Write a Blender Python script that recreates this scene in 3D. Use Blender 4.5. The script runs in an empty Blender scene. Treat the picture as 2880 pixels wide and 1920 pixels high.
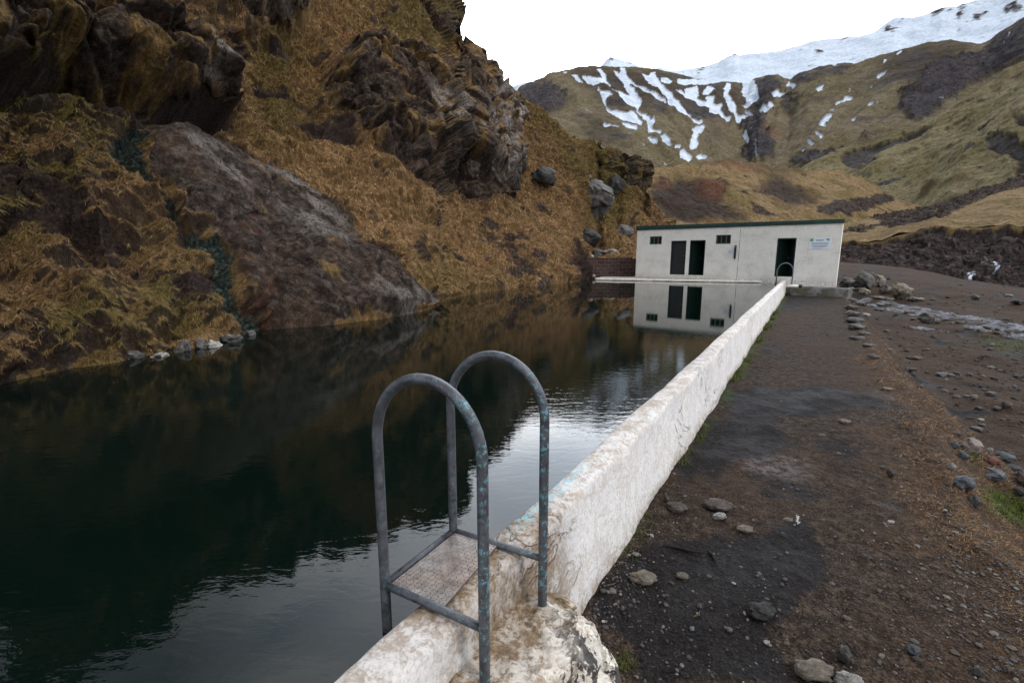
import bpy, bmesh, math, random
import numpy as np
from mathutils import Vector, Matrix
R = math.radians
S = bpy.context.scene
C = S.collection

# ------------------------------------------------------------------ camera, world, sun, exposure
F = 1347.0; PITCH = math.atan((960-718)/F); EYE = 1.31
cam_d = bpy.data.cameras.new('camera'); cam = bpy.data.objects.new('camera', cam_d); C.objects.link(cam)
cam_d.sensor_width = 36; cam_d.lens = F/2880*36; cam_d.clip_start = .05; cam_d.clip_end = 20000
cam.location = (0, 0, EYE); cam.rotation_euler = (R(90)-PITCH, 0, 0)
S.camera = cam
SUN_EL, SUN_AZ = 50, 130         # azimuth measured from +Y towards +X: a veiled sun high on the right
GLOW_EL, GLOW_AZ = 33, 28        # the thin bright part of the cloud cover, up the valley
w = bpy.data.worlds.new('World'); S.world = w; w.use_nodes = True
nt = w.node_tree; nt.nodes.clear()
def wn(t, **k):
    n = nt.nodes.new(t)
    for a, b in k.items(): setattr(n, a, b)
    return n
sky = wn('ShaderNodeTexSky', sky_type='NISHITA', sun_disc=False, sun_elevation=R(SUN_EL), sun_rotation=R(SUN_AZ))
bg = wn('ShaderNodeBackground'); out = wn('ShaderNodeOutputWorld')
tc = wn('ShaderNodeTexCoord'); mp = wn('ShaderNodeMapping'); mp.inputs['Scale'].default_value = (1, 1, 2.2)
nz = wn('ShaderNodeTexNoise'); nz.inputs['Scale'].default_value = 2.3; nz.inputs['Detail'].default_value = 6; nz.inputs['Distortion'].default_value = .6
rp = wn('ShaderNodeValToRGB'); rp.color_ramp.elements[0].position = .36; rp.color_ramp.elements[1].position = .66
rp.color_ramp.elements[0].color = (5.2, 6.2, 7.8, 1); rp.color_ramp.elements[1].color = (13.3, 13.6, 14.0, 1)
mx = wn('ShaderNodeMixRGB'); mx.inputs['Fac'].default_value = .93
sx = wn('ShaderNodeSeparateXYZ')
el = wn('ShaderNodeMapRange'); el.inputs['From Min'].default_value = 0; el.inputs['From Max'].default_value = .8
el.inputs['To Min'].default_value = 1.5; el.inputs['To Max'].default_value = .62
ml = wn('ShaderNodeMixRGB', blend_type='MULTIPLY'); ml.inputs['Fac'].default_value = 1
L = nt.links.new
L(tc.outputs['Generated'], mp.inputs[0]); L(mp.outputs[0], nz.inputs['Vector']); L(nz.outputs['Fac'], rp.inputs['Fac'])
L(tc.outputs['Generated'], sx.inputs[0]); L(sx.outputs['Z'], el.inputs['Value'])
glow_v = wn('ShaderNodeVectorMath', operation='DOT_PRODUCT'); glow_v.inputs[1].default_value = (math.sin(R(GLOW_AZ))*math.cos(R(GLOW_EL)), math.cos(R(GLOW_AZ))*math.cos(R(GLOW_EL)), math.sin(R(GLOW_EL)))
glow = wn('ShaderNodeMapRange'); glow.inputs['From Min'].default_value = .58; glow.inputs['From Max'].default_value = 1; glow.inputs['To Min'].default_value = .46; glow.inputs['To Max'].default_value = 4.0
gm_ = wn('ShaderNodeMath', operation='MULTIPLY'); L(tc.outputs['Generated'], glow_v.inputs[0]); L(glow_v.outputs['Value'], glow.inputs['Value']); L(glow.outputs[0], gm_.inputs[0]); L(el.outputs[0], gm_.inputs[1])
L(rp.outputs[0], ml.inputs[1]); back = wn('ShaderNodeMapRange'); back.inputs['From Min'].default_value = -1; back.inputs['From Max'].default_value = -.1; back.inputs['To Min'].default_value = 2.1; back.inputs['To Max'].default_value = 1  # sky raised behind the camera, added to brighten the bathhouse front
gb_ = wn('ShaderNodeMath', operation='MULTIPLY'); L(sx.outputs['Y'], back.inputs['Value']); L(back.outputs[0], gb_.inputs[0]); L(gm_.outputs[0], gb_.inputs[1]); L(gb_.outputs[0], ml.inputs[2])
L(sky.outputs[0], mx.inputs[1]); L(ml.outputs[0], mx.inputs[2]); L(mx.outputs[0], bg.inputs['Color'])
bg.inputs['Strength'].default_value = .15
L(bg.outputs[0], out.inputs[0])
sun_d = bpy.data.lights.new('sun', 'SUN'); sun = bpy.data.objects.new('sun', sun_d); C.objects.link(sun)
sun_d.energy = 2.0; sun_d.angle = R(14); sun_d.color = (1, .95, .88)
sd = Vector((math.sin(R(SUN_AZ))*math.cos(R(SUN_EL)), math.cos(R(SUN_AZ))*math.cos(R(SUN_EL)), math.sin(R(SUN_EL))))
sun.rotation_euler = sd.to_track_quat('Z', 'Y').to_euler()
S.view_settings.view_transform = 'Standard'; S.view_settings.look = 'None'
S.view_settings.exposure = .12; S.view_settings.gamma = 1
S.cycles.max_bounces = 6; S.cycles.diffuse_bounces = 3; S.cycles.glossy_bounces = 3

# ------------------------------------------------------------------ picture -> place helpers (2880x1920 measurements)
cp, sp = math.cos(PITCH), math.sin(PITCH)
def rays(px, py):
    x = (np.asarray(px, float)-1440)/F; y = (960-np.asarray(py, float))/F
    return np.stack([x, cp+y*sp, -sp+y*cp], -1)
def atz(px, py, z):
    r = rays(px, py); t = (z-EYE)/r[..., 2]
    return r*t[..., None]+np.array([0, 0, EYE])
def aty(px, py, Y):
    r = rays(px, py); t = np.asarray(Y)/r[..., 1]
    return r*np.asarray(t)[..., None]+np.array([0, 0, EYE])
DS = 2880/2352.
def Q(L_): return [(x*DS, y*DS) for x, y in L_]

# ------------------------------------------------------------------ numpy noise
def _h(ix, iy, iz, s):
    h = (ix*374761393+iy*668265263+iz*2147483647+s*974634777) & 0xffffffff
    h = ((h ^ (h >> 13))*1274126177) & 0xffffffff
    h = ((h ^ (h >> 16))*2246822519) & 0xffffffff
    return (h ^ (h >> 15)) & 0xffffffff
def perlin(p, seed=0):
    p = np.asarray(p, float); i = np.floor(p).astype(np.int64); f = p-i
    u = f*f*f*(f*(f*6-15)+10); r = 0
    for dx in (0, 1):
        for dy in (0, 1):
            for dz in (0, 1):
                h = _h(i[:, 0]+dx, i[:, 1]+dy, i[:, 2]+dz, seed)
                gx = ((h & 1023)/511.5-1); gy = (((h >> 10) & 1023)/511.5-1); gz = (((h >> 20) & 1023)/511.5-1)
                d = gx*(f[:, 0]-dx)+gy*(f[:, 1]-dy)+gz*(f[:, 2]-dz)
                wx = u[:, 0] if dx else 1-u[:, 0]; wy = u[:, 1] if dy else 1-u[:, 1]; wz = u[:, 2] if dz else 1-u[:, 2]
                r = r+d*wx*wy*wz
    return r*1.3
def fbm(p, o=4, seed=0, g=.5, lac=2.03):
    a = 1; r = 0
    for k in range(o):
        r = r+a*perlin(p, seed+k*17); p = p*lac+3.1; a *= g
    return r
def ridged(p, o=4, seed=0):
    a = 1; r = 0
    for k in range(o):
        r = r+a*(1-2.2*np.abs(perlin(p, seed+k*17))); p = p*2.07+1.7; a *= .5
    return r
def facet(p, seed=0):
    """blocky broken rock: every cell carries its own tilted plane"""
    p = np.asarray(p, float); i = np.floor(p).astype(np.int64)
    best = np.full(len(p), 1e9); second = np.full(len(p), 1e9); val = np.zeros(len(p))
    for dx in (-1, 0, 1):
        for dy in (-1, 0, 1):
            for dz in (-1, 0, 1):
                c = i+np.array([dx, dy, dz]); h = _h(c[:, 0], c[:, 1], c[:, 2], seed)
                h2 = _h(c[:, 0], c[:, 1], c[:, 2], seed+5)
                q = c+np.stack([(h & 1023)/1023., ((h >> 10) & 1023)/1023., ((h >> 20) & 1023)/1023.], -1)
                d = p-q; dd = (d*d).sum(-1)
                g = np.stack([(h2 & 1023)/511.5-1, ((h2 >> 10) & 1023)/511.5-1, ((h2 >> 20) & 1023)/511.5-1], -1)
                v = (d*g).sum(-1)*.8+((h2 >> 5) & 255)/255.-.5
                m = dd < best
                second = np.where(m, best, np.minimum(second, dd)); val = np.where(m, v, val); best = np.where(m, dd, best)
    return val, np.sqrt(second)-np.sqrt(best)
def sstep(a, b, x):
    t = np.clip((x-a)/(b-a), 0, 1); return t*t*(3-2*t)

# ------------------------------------------------------------------ masks: outlines of patches, rasterised then sampled at every vertex
MS = 3.0; MX0, MY0 = -1200, -900; MW, MH = int(5400/MS), int(3600/MS)
def blur(m, r):
    if r < 1: return m
    k = np.ones(2*r+1)/(2*r+1)
    for _ in range(2):
        m = np.apply_along_axis(lambda v: np.convolve(v, k, 'same'), 0, m); m = np.apply_along_axis(lambda v: np.convolve(v, k, 'same'), 1, m)
    return m
def raster(polys, soft=0, aa=0):
    if aa:
        return sum(raster([[(x+ox, y+oy) for x, y in P] for P in polys]) for ox in (-1, 0, 1) for oy in (-1, 0, 1))/9.
    m = np.zeros((MH, MW))
    for P in polys:
        P = (np.array(P, float)-[MX0, MY0])/MS
        x0, y0 = np.floor(P.min(0)).astype(int)-1; x1, y1 = np.ceil(P.max(0)).astype(int)+2
        x0, y0 = max(x0, 0), max(y0, 0); x1, y1 = min(x1, MW), min(y1, MH)
        if x1 <= x0 or y1 <= y0: continue
        X, Y = np.meshgrid(np.arange(x0, x1)+.5, np.arange(y0, y1)+.5); ins = np.zeros(X.shape, bool)
        n = len(P)
        for a in range(n):
            (xa, ya), (xb, yb) = P[a], P[(a+1) % n]
            if ya == yb: continue
            c = ((ya > Y) != (yb > Y)) & (X < (xb-xa)*(Y-ya)/(yb-ya)+xa); ins ^= c
        m[y0:y1, x0:x1] = np.maximum(m[y0:y1, x0:x1], ins)
    return blur(m, soft)
def band(path, wd):
    """outline of a strip of given width round a polyline"""
    P = np.array(path, float); T = np.gradient(P, axis=0); T /= np.linalg.norm(T, axis=1)[:, None]+1e-9
    N = np.stack([-T[:, 1], T[:, 0]], -1); wd = np.broadcast_to(np.asarray(wd, float), (len(P),))[:, None]/2
    return [tuple(v) for v in P+N*wd]+[tuple(v) for v in (P-N*wd)[::-1]]
def blob(x, y, rx, ry, ang=0):
    a = np.linspace(0, 2*np.pi, 17)[:-1]; c, s = math.cos(R(ang)), math.sin(R(ang))
    return [(x+rx*math.cos(t)*c-ry*math.sin(t)*s, y+rx*math.cos(t)*s+ry*math.sin(t)*c) for t in a]
def samp(m, px, py):
    x = np.clip((px-MX0)/MS-.5, 0, MW-2); y = np.clip((py-MY0)/MS-.5, 0, MH-2)
    i, j = x.astype(int), y.astype(int); u, v = x-i, y-j
    return (m[j, i]*(1-u)+m[j, i+1]*u)*(1-v)+(m[j+1, i]*(1-u)+m[j+1, i+1]*u)*v
def W3(L_): return [(1300+x/1.4886, y/1.4886) for x, y in L_]
def W4(L_): return [(1400+x/2.94, 150+y/2.94) for x, y in L_]
def W5(L_): return [(2080+x/2.94, y/2.94) for x, y in L_]
def W6(L_): return [(2240+x/3.675, 600+y/3.675) for x, y in L_]

# ------------------------------------------------------------------ mesh + object helpers
def link(name, me, mat=None, parent=None):
    o = bpy.data.objects.new(name, me); C.objects.link(o)
    if mat is not None: me.materials.append(mat)
    if parent is not None: o.parent = parent
    return o
def tag(o, label=None, cat=None, group=None, kind=None):
    if label: o['label'] = label
    if cat: o['category'] = cat
    if group: o['group'] = group
    if kind: o['kind'] = kind
    return o
def empty(name, loc, label, cat, rz=0, group=None):
    o = bpy.data.objects.new(name, None); C.objects.link(o); o.location = loc; o.rotation_euler = (0, 0, rz); o.empty_display_size = .2
    return tag(o, label, cat, group)
def np_mesh(name, V, Fq, smooth=True):
    me = bpy.data.meshes.new(name); V = np.asarray(V, np.float32); Fq = np.asarray(Fq, np.int32); k = Fq.shape[1]
    me.vertices.add(len(V)); me.vertices.foreach_set('co', V.ravel())
    me.loops.add(Fq.size); me.loops.foreach_set('vertex_index', Fq.ravel())
    me.polygons.add(len(Fq)); me.polygons.foreach_set('loop_start', np.arange(0, Fq.size, k, dtype=np.int32))
    me.polygons.foreach_set('loop_total', np.full(len(Fq), k, np.int32))
    me.polygons.foreach_set('use_smooth', np.full(len(Fq), smooth, bool))
    me.update(calc_edges=True); return me
def grid_faces(nr, nc):
    a = (np.arange(nr-1)[:, None]*nc+np.arange(nc-1)[None]).ravel()
    return np.stack([a, a+1, a+nc+1, a+nc], -1)
def set_attr(me, name, cols):
    a = me.attributes.new(name, 'FLOAT_COLOR', 'POINT'); c = np.zeros((len(me.vertices), 4), np.float32)
    for k, v in enumerate(cols): c[:, k] = v
    a.data.foreach_set('color', c.ravel())
def gnormals(P):
    du = np.gradient(P, axis=1); dv = np.gradient(P, axis=0); n = np.cross(du, dv); n /= np.linalg.norm(n, axis=-1)[..., None]+1e-12
    return n
class MB:
    """collects pieces for one mesh"""
    def __init__(s): s.bm = bmesh.new()
    def box(s, c, d, rz=0, bev=0):
        r = bmesh.ops.create_cube(s.bm, size=1); vs = r['verts']
        bmesh.ops.scale(s.bm, vec=d, verts=vs); bmesh.ops.rotate(s.bm, verts=vs, cent=(0, 0, 0), matrix=Matrix.Rotation(rz, 3, 'Z')); bmesh.ops.translate(s.bm, vec=c, verts=vs)
        if bev: bmesh.ops.bevel(s.bm, geom=list({e for v in vs for e in v.link_edges}), offset=bev, segments=2, affect='EDGES')
        return s
    def hexa(s, pts):
        v = [s.bm.verts.new(p) for p in pts]
        for f in ((0, 3, 2, 1), (4, 5, 6, 7), (0, 1, 5, 4), (1, 2, 6, 5), (2, 3, 7, 6), (3, 0, 4, 7)): s.bm.faces.new([v[i] for i in f])
        return s
    def tube(s, pts, r, n=14, cap=True):
        pts = [Vector(p) for p in pts]; rings = []; up = None
        for i, p in enumerate(pts):
            t = ((pts[min(i+1, len(pts)-1)]-pts[max(i-1, 0)])).normalized()
            if up is None: up = t.orthogonal().normalized()
            up = (up-t*up.dot(t)).normalized(); b = t.cross(up); rr = r[i] if hasattr(r, '__len__') else r
            rings.append([s.bm.verts.new(p+(up*math.cos(2*math.pi*k/n)+b*math.sin(2*math.pi*k/n))*rr) for k in range(n)])
        for a, b_ in zip(rings, rings[1:]):
            for k in range(n): s.bm.faces.new((a[k], a[(k+1) % n], b_[(k+1) % n], b_[k]))
        if cap: s.bm.faces.new(rings[0][::-1]); s.bm.faces.new(rings[-1])
        return s
    def build(s, name, mat, parent=None, smooth=False):
        bmesh.ops.recalc_face_normals(s.bm, faces=s.bm.faces)
        me = bpy.data.meshes.new(name); s.bm.to_mesh(me); s.bm.free()
        if smooth:
            for p in me.polygons: p.use_smooth = True
        return link(name, me, mat, parent)

# ------------------------------------------------------------------ material helper
class NT:
    def __init__(s, name, rough=.9, spec=.3):
        s.m = bpy.data.materials.new(name); s.m.use_nodes = True; s.t = s.m.node_tree; s.b = s.t.nodes['Principled BSDF']
        s.b.inputs['Roughness'].default_value = rough; s.b.inputs['Specular IOR Level'].default_value = spec
        s.c = s.t.nodes.new('ShaderNodeTexCoord'); s.P = s.c.outputs['Object']; s.h = []
    def N(s, t, **k):
        n = s.t.nodes.new(t)
        for a, b in k.items(): setattr(n, a, b)
        return n
    def put(s, sock, v):
        if isinstance(v, (int, float)): sock.default_value = v
        elif isinstance(v, tuple): sock.default_value = v if len(v) == len(sock.default_value) else v+(1,)
        else: s.t.links.new(v, sock)
    def noise(s, sc, det=4, ro=.55, dist=0, vec=None, scale=None):
        n = s.N('ShaderNodeTexNoise'); n.inputs['Scale'].default_value = sc; n.inputs['Detail'].default_value = det; n.inputs['Roughness'].default_value = ro; n.inputs['Distortion'].default_value = dist
        v = vec or s.P
        if scale:
            m = s.N('ShaderNodeMapping'); m.inputs['Scale'].default_value = scale; s.put(m.inputs[0], v); v = m.outputs[0]
        s.put(n.inputs['Vector'], v); return n.outputs['Fac']
    def vor(s, sc, feat='F1', out='Distance', scale=None, rnd=1):
        n = s.N('ShaderNodeTexVoronoi', feature=feat); n.inputs['Scale'].default_value = sc; n.inputs['Randomness'].default_value = rnd
        v = s.P
        if scale:
            m = s.N('ShaderNodeMapping'); m.inputs['Scale'].default_value = scale; s.put(m.inputs[0], v); v = m.outputs[0]
        s.put(n.inputs['Vector'], v); return n.outputs[out]
    def ramp(s, f, stops, interp='LINEAR'):
        n = s.N('ShaderNodeValToRGB'); n.color_ramp.interpolation = interp; e = n.color_ramp.elements
        while len(e) < len(stops): e.new(.5)
        for k, (p, c) in enumerate(stops):
            e[k].position = p; e[k].color = (c, c, c, 1) if isinstance(c, (int, float)) else tuple(c)+(1,)
        s.put(n.inputs['Fac'], f); return n.outputs[0]
    def mix(s, f, a, b, blend='MIX'):
        n = s.N('ShaderNodeMixRGB', blend_type=blend); s.put(n.inputs[0], f); s.put(n.inputs[1], a); s.put(n.inputs[2], b); return n.outputs[0]
    def math(s, op, a, b=0, clamp=False):
        n = s.N('ShaderNodeMath', operation=op, use_clamp=clamp); s.put(n.inputs[0], a); s.put(n.inputs[1], b); return n.outputs[0]
    def attr(s, name):
        n = s.N('ShaderNodeAttribute', attribute_name=name); q = s.N('ShaderNodeSeparateColor'); s.put(q.inputs[0], n.outputs['Color'])
        return q.outputs[0], q.outputs[1], q.outputs[2], n.outputs['Alpha']
    def sep(s):
        q = s.N('ShaderNodeSeparateXYZ'); s.put(q.inputs[0], s.P); return q.outputs
    def bump(s, h, dist, strength=1):
        n = s.N('ShaderNodeBump'); n.inputs['Distance'].default_value = dist; n.inputs['Strength'].default_value = strength; s.put(n.inputs['Height'], h)
        if s.h: s.put(n.inputs['Normal'], s.h[-1])
        s.h.append(n.outputs[0]); s.put(s.b.inputs['Normal'], n.outputs[0])
    def col(s, c): s.put(s.b.inputs['Base Color'], c); return s
    def rough(s, r): s.put(s.b.inputs['Roughness'], r); return s

def terrain_mat(name, k, gcols, rcols, near):
    """dry grass / rock / soil / moss / algae / snow, chosen by the mesh's own patch attributes; k = size of one unit of texture"""
    m = NT(name, .95, .05); rock, soil, moss, alg = m.attr('m1'); snow, light, tint, dark = m.attr('m2')
    g1 = m.noise(.9/k, 5, .6); g2 = m.noise(5/k, 6, .65, .6, scale=(1, 1, .45)); g3 = m.noise(34/k, 4, .7, 1.2, scale=(1, 1, .3))
    gm = m.math('ADD', m.math('MULTIPLY', g2, .55), m.math('MULTIPLY', g3, .45))
    grass = m.ramp(gm, [(.34, gcols[0]), (.5, gcols[1]), (.64, gcols[2])])
    grass = m.mix(m.ramp(g1, [(.42, 0.), (.62, .75)]), grass, gcols[3])
    mossc = m.ramp(gm, [(.38, (.026, .022, .007)), (.52, (.085, .070, .018)), (.66, (.19, .155, .045))])
    grass = m.mix(m.math('MULTIPLY', moss, .9), grass, mossc)
    soilc = m.ramp(m.noise(14/k, 5, .7), [(.35, (.014, .010, .009)), (.55, (.036, .025, .021)), (.7, (.075, .055, .045))])
    r1 = m.noise(3.2/k, 8, .68, .4); r2 = m.noise(26/k, 5, .72)
    rm = m.math('ADD', m.math('MULTIPLY', r1, .6), m.math('MULTIPLY', r2, .4))
    rockc = m.ramp(rm, [(.36, rcols[0]), (.5, rcols[1]), (.62, rcols[2])])
    rockc = m.mix(m.ramp(m.noise(.8/k, 4, .6, .5), [(.48, 0.), (.68, .5)]), rockc, m.ramp(rm, [(.36, tuple(v*.8 for v in rcols[1])), (.62, (rcols[2][0]*1.2, rcols[2][1]*.95, rcols[2][2]*.75))]))
    rockc = m.mix(m.math('MULTIPLY', light, m.ramp(m.noise(8/k, 6, .75, .5, scale=(1, 1, .5)), [(.40, 0.), (.55, 1.)])), rockc, rcols[3])
    rockc = m.mix(m.ramp(m.vor(30/k), [(.18, .55), (.32, 0.)]), rockc, m.ramp(m.noise(40/k, 2), [(.42, (.012, .009, .008)), (.56, (.24, .20, .175))]))
    c = m.mix(soil, grass, soilc); c = m.mix(rock, c, rockc)
    c = m.mix(tint, c, m.ramp(gm, [(.35, (.06, .022, .01)), (.6, (.19, .085, .05))]))
    algc = m.ramp(m.noise(9/k, 5, .7), [(.38, (.007, .009, .008)), (.52, (.022, .032, .026)), (.68, (.09, .10, .088))])
    c = m.mix(alg, c, algc)
    c = m.mix(snow, c, m.ramp(m.noise(2.2/k, 5, .6), [(.35, (.38, .44, .53)), (.6, (.53, .58, .65))]))
    m.col(c); m.rough(m.mix(alg, (.93,)*3, (.5,)*3))
    ns = m.math('SUBTRACT', 1, snow)
    m.bump(m.math('MULTIPLY', g2, ns), .16*k); m.bump(m.math('MULTIPLY', gm, ns), .05*k*near)
    m.bump(m.math('MULTIPLY', rm, m.math('MULTIPLY', rock, ns)), .10*k)
    return m.m
GC = [(.030, .018, .008), (.18, .106, .044), (.44, .29, .145), (.10, .060, .022)]
RC = [(.006, .0045, .004), (.030, .022, .018), (.13, .10, .082), (.34, .30, .27)]
M_hill = terrain_mat('dry_grass_hill', .55, GC, RC, 1)

# ------------------------------------------------------------------ loft: a slope given by its foot line, its crest line and distances between
def interp_table(xs, vs, T, X, V):
    T = np.array(T, float); tmp = np.stack([np.interp(X, xs, T[:, j]) for j in range(T.shape[1])], -1)   # (nx, nv_ctrl)
    return np.stack([np.interp(V, vs, tmp[i]) for i in range(len(X))], 1)                               # (nv, nx)
def smooth1(a, n):
    if n < 2: return a
    k = np.hanning(n+2)[1:-1]; k /= k.sum(); return np.convolve(np.pad(a, n//2, 'edge'), k, 'valid')[:len(a)]

# ================================================================== THE LEFT HILL
shore = Q([(-700, 1500), (-300, 1010), (-120, 925), (0, 880), (150, 848), (300, 828), (450, 800), (560, 768), (600, 757), (750, 747), (880, 731), (960, 716), (1000, 704), (1012, 690), (1100, 672), (1200, 661), (1300, 650), (1345, 642), (1375, 612), (1420, 598), (1480, 590), (1560, 585)])
crest = Q([(-700, -900), (-263, -416), (230, -192), (600, -150), (795, -125), (900, -60), (960, -15), (1000, -8), (1020, 2), (1036, 12), (1045, 40), (1052, 60), (1056, 120), (1075, 152), (1105, 168), (1130, 190), (1146, 212), (1152, 222), (1200, 240), (1260, 272), (1330, 312), (1400, 350), (1440, 366), (1470, 380), (1482, 402), (1486, 440), (1505, 468), (1530, 510), (1560, 560)])
nx, nv = 900, 760
px = np.linspace(-500, 1880, nx)
yb = np.interp(px, [p[0] for p in shore], [p[1] for p in shore]); yt = np.interp(px, [p[0] for p in crest], [p[1] for p in crest])
V = np.linspace(0, 1, nv)
zb = np.where(px > 1640, EYE-(yb-718)/F*np.interp(px, [1640, 1700, 1880], [27, 28.5, 33]), 0); zb = smooth1(zb, 15)
B = np.stack([atz(a, b, c) for a, b, c in zip(px, yb, zb)]); t0 = np.hypot(B[:, 0], B[:, 1])
az = np.arctan2(B[:, 0], B[:, 1]); nd = -.877*np.sin(az)+.48*np.cos(az)
PX = np.broadcast_to(px, (nv, nx)); PY = yb+(yt-yb)*V[:, None]
rr = rays(PX, PY); hd = np.hypot(rr[..., 0], rr[..., 1]); tel = rr[..., 2]/hd
xs = [-500, 0, 500, 900, 1250, 1450, 1650, 1900]
sl = interp_table(xs, [0, .25, .5, .75, 1], [[38, 36, 38, 40, 42], [38, 35, 38, 42, 42], [42, 34, 35, 41, 43], [44, 36, 37, 41, 44], [44, 37, 40, 45, 47], [42, 38, 41, 45, 48], [40, 42, 45, 49, 52], [40, 45, 50, 55, 58]], px, V)
ts = np.tan(np.radians(sl))*nd
T = (EYE-zb+t0*ts)/np.maximum(ts-tel, .03); T = np.maximum(T, t0)
T = t0+(T-t0)/(1+(T-t0)/np.interp(px, [0, 1200, 1500, 1800], [200, 120, 60, 35]))
T = np.maximum.accumulate(T, axis=0)
for _ in range(6): T[1:-1] = (T[:-2]+T[1:-1]*2+T[2:])/4; T[:, 1:-1] = (T[:, :-2]+T[:, 1:-1]*2+T[:, 2:])/4
P = rr*(T/hd)[..., None]+np.array([0, 0, EYE]); P[0] = B
HN = gnormals(P)
if HN[..., 2].mean() < 0: HN = -HN
Pf = P.reshape(-1, 3); PXf, PYf = PX.ravel(), PY.ravel()
wx = fbm(Pf*.55, 4, 3)*30+fbm(Pf*3, 3, 4)*9; wy = fbm(Pf*.55+9, 4, 5)*30+fbm(Pf*3+5, 3, 6)*9
wsc = np.clip(22/np.hypot(Pf[:, 0], Pf[:, 1]), .3, 1.6); wx *= wsc; wy *= wsc
R1 = Q([(-400, -200), (150, -100), (230, 10), (330, 88), (400, 128), (440, 180), (500, 225), (502, 285), (470, 282), (420, 268), (330, 240), (250, 215), (120, 192), (-100, 182), (-400, 250)])
R2 = Q([(420, -80), (760, -80), (720, 20), (690, 50), (640, 85), (600, 72), (540, 60), (490, 35), (440, 40)])
R3 = Q([(860, -60), (1030, -30), (1050, 40), (1070, 150), (1040, 130), (1015, 100), (990, 70), (930, 28)])
R4 = Q([(745, 205), (790, 155), (860, 140), (950, 150), (1010, 165), (1050, 150), (1090, 165), (1150, 215), (1180, 290), (1192, 400), (1180, 470), (1130, 462), (1050, 460), (960, 420), (880, 390), (840, 360), (850, 330), (800, 290), (745, 245)])
R4s = Q([(840, 365), (900, 350), (980, 370), (1080, 400), (1190, 400), (1185, 462), (1120, 466), (1050, 462), (950, 420), (880, 392)])
R5 = Q([(322, 300), (395, 296), (460, 330), (540, 368), (640, 408), (740, 478), (820, 555), (900, 610), (960, 652), (1006, 695), (985, 715), (900, 740), (780, 756), (640, 768), (600, 740), (520, 660), (440, 560), (380, 470), (330, 400)])
R6 = Q([(1105, 512), (1150, 520), (1200, 545), (1232, 575), (1240, 640), (1280, 655), (1200, 668), (1195, 640), (1130, 565)])
R7 = Q([(-200, 800), (60, 770), (200, 730), (300, 715), (400, 720), (520, 735), (580, 765), (560, 790), (300, 850), (0, 900), (-300, 1010)])
R8 = Q([(1365, 385), (1410, 362), (1470, 380), (1486, 440), (1470, 447), (1430, 425), (1395, 405)])
stream_w = Q([(318, 300), (275, 335), (285, 395), (325, 450), (365, 510), (405, 580), (450, 600), (490, 650), (530, 715), (590, 765)])
orange = [blob(*Q([(535, 575)])[0], 26, 130, 8), blob(*Q([(600, 715)])[0], 55, 40, 30), blob(*Q([(960, 150)])[0], 45, 60, 0), blob(*Q([(1105, 300)])[0], 28, 70, 0), blob(*Q([(1190, 590)])[0], 30, 50)]
lightp = [blob(*Q([(1115, 300)])[0], 40, 110), blob(*Q([(975, 290)])[0], 22, 70), blob(*Q([(1150, 350)])[0], 30, 80), blob(*Q([(470, 430)])[0], 130, 60, 35), blob(*Q([(400, 310)])[0], 110, 18, 8), blob(*Q([(450, 220)])[0], 60, 40, 30),
          blob(*Q([(600, 400)])[0], 120, 30, 30), blob(*Q([(400, 805)])[0], 150, 28, -12), blob(*Q([(550, 775)])[0], 40, 20), blob(*Q([(920, 700)])[0], 140, 30, 10), blob(*Q([(720, 520)])[0], 140, 50, 40)]
mossp = [blob(*Q([(370, 95)])[0], 80, 18, 30), blob(*Q([(190, 290)])[0], 190, 70, 10), blob(*Q([(60, 250)])[0], 160, 60, 10), blob(*Q([(640, 130)])[0], 90, 50), blob(*Q([(640, 260)])[0], 110, 50, 25), blob(*Q([(420, 440)])[0], 60, 30),
         blob(*Q([(560, 540)])[0], 60, 30), blob(*Q([(950, 60)])[0], 130, 50, 20), blob(*Q([(1300, 330)])[0], 190, 40, 32), blob(*Q([(1420, 390)])[0], 80, 40, 20), blob(*Q([(420, 690)])[0], 110, 60, 30), blob(*Q([(200, 780)])[0], 220, 30, -8),
         blob(*Q([(1110, 665)])[0], 60, 14, -8), blob(*Q([(1010, 640)])[0], 40, 60), blob(*Q([(30, 470)])[0], 200, 60), blob(*Q([(1400, 470)])[0], 60, 90, -20)]
soilp = [R4s, Q([(170, 215), (400, 262), (500, 292), (560, 330), (480, 322), (380, 290), (200, 260)]), Q([(40, 470), (140, 500), (180, 560), (100, 540)]), Q([(640, 270), (740, 260), (830, 310), (800, 330)]), Q([(380, 640), (470, 650), (500, 700), (420, 700)]), blob(*Q([(1340, 620)])[0], 60, 30, 60)]
mk = lambda pl, s=2: samp(raster(pl, s), PXf+wx, PYf+wy)
m_crag = sstep(.3, .62, mk([R1, R2, R3, R4, R8], 3)); m_r6 = sstep(.3, .6, mk([R6], 3)); m_dome = sstep(.3, .6, mk([R5], 3)); m_low = mk([R7], 6)*.55
bare = sstep(.52, .9, fbm(Pf*.35, 4, 31)+.25*fbm(Pf*2.2, 3, 32)+.25)
m_rock = np.clip(m_crag+m_dome, 0, 1)
patch = fbm(Pf*np.array([.8, .8, .8]), 5, 40, .6)          # turf clinging to the crags, rock showing in the turf
far_ = np.clip(np.hypot(Pf[:, 0], Pf[:, 1])/30, .3, 3)
m_rock = np.clip(m_crag*sstep(.42, .1, patch)+m_dome*sstep(.85, .5, patch)+sstep(.5, .62, patch+.4*m_low)*(1-m_dome)*.8+m_r6*sstep(.3, -.1, patch), 0, 1)
m_soil_shade = np.clip(mk(soilp, 5)*1.3, 0, 1)*(1-.3*m_rock)
m_soil_shade = np.clip(m_soil_shade+sstep(.38, .6, fbm(Pf*.9+40, 4, 45))*.8, 0, 1)
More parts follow.
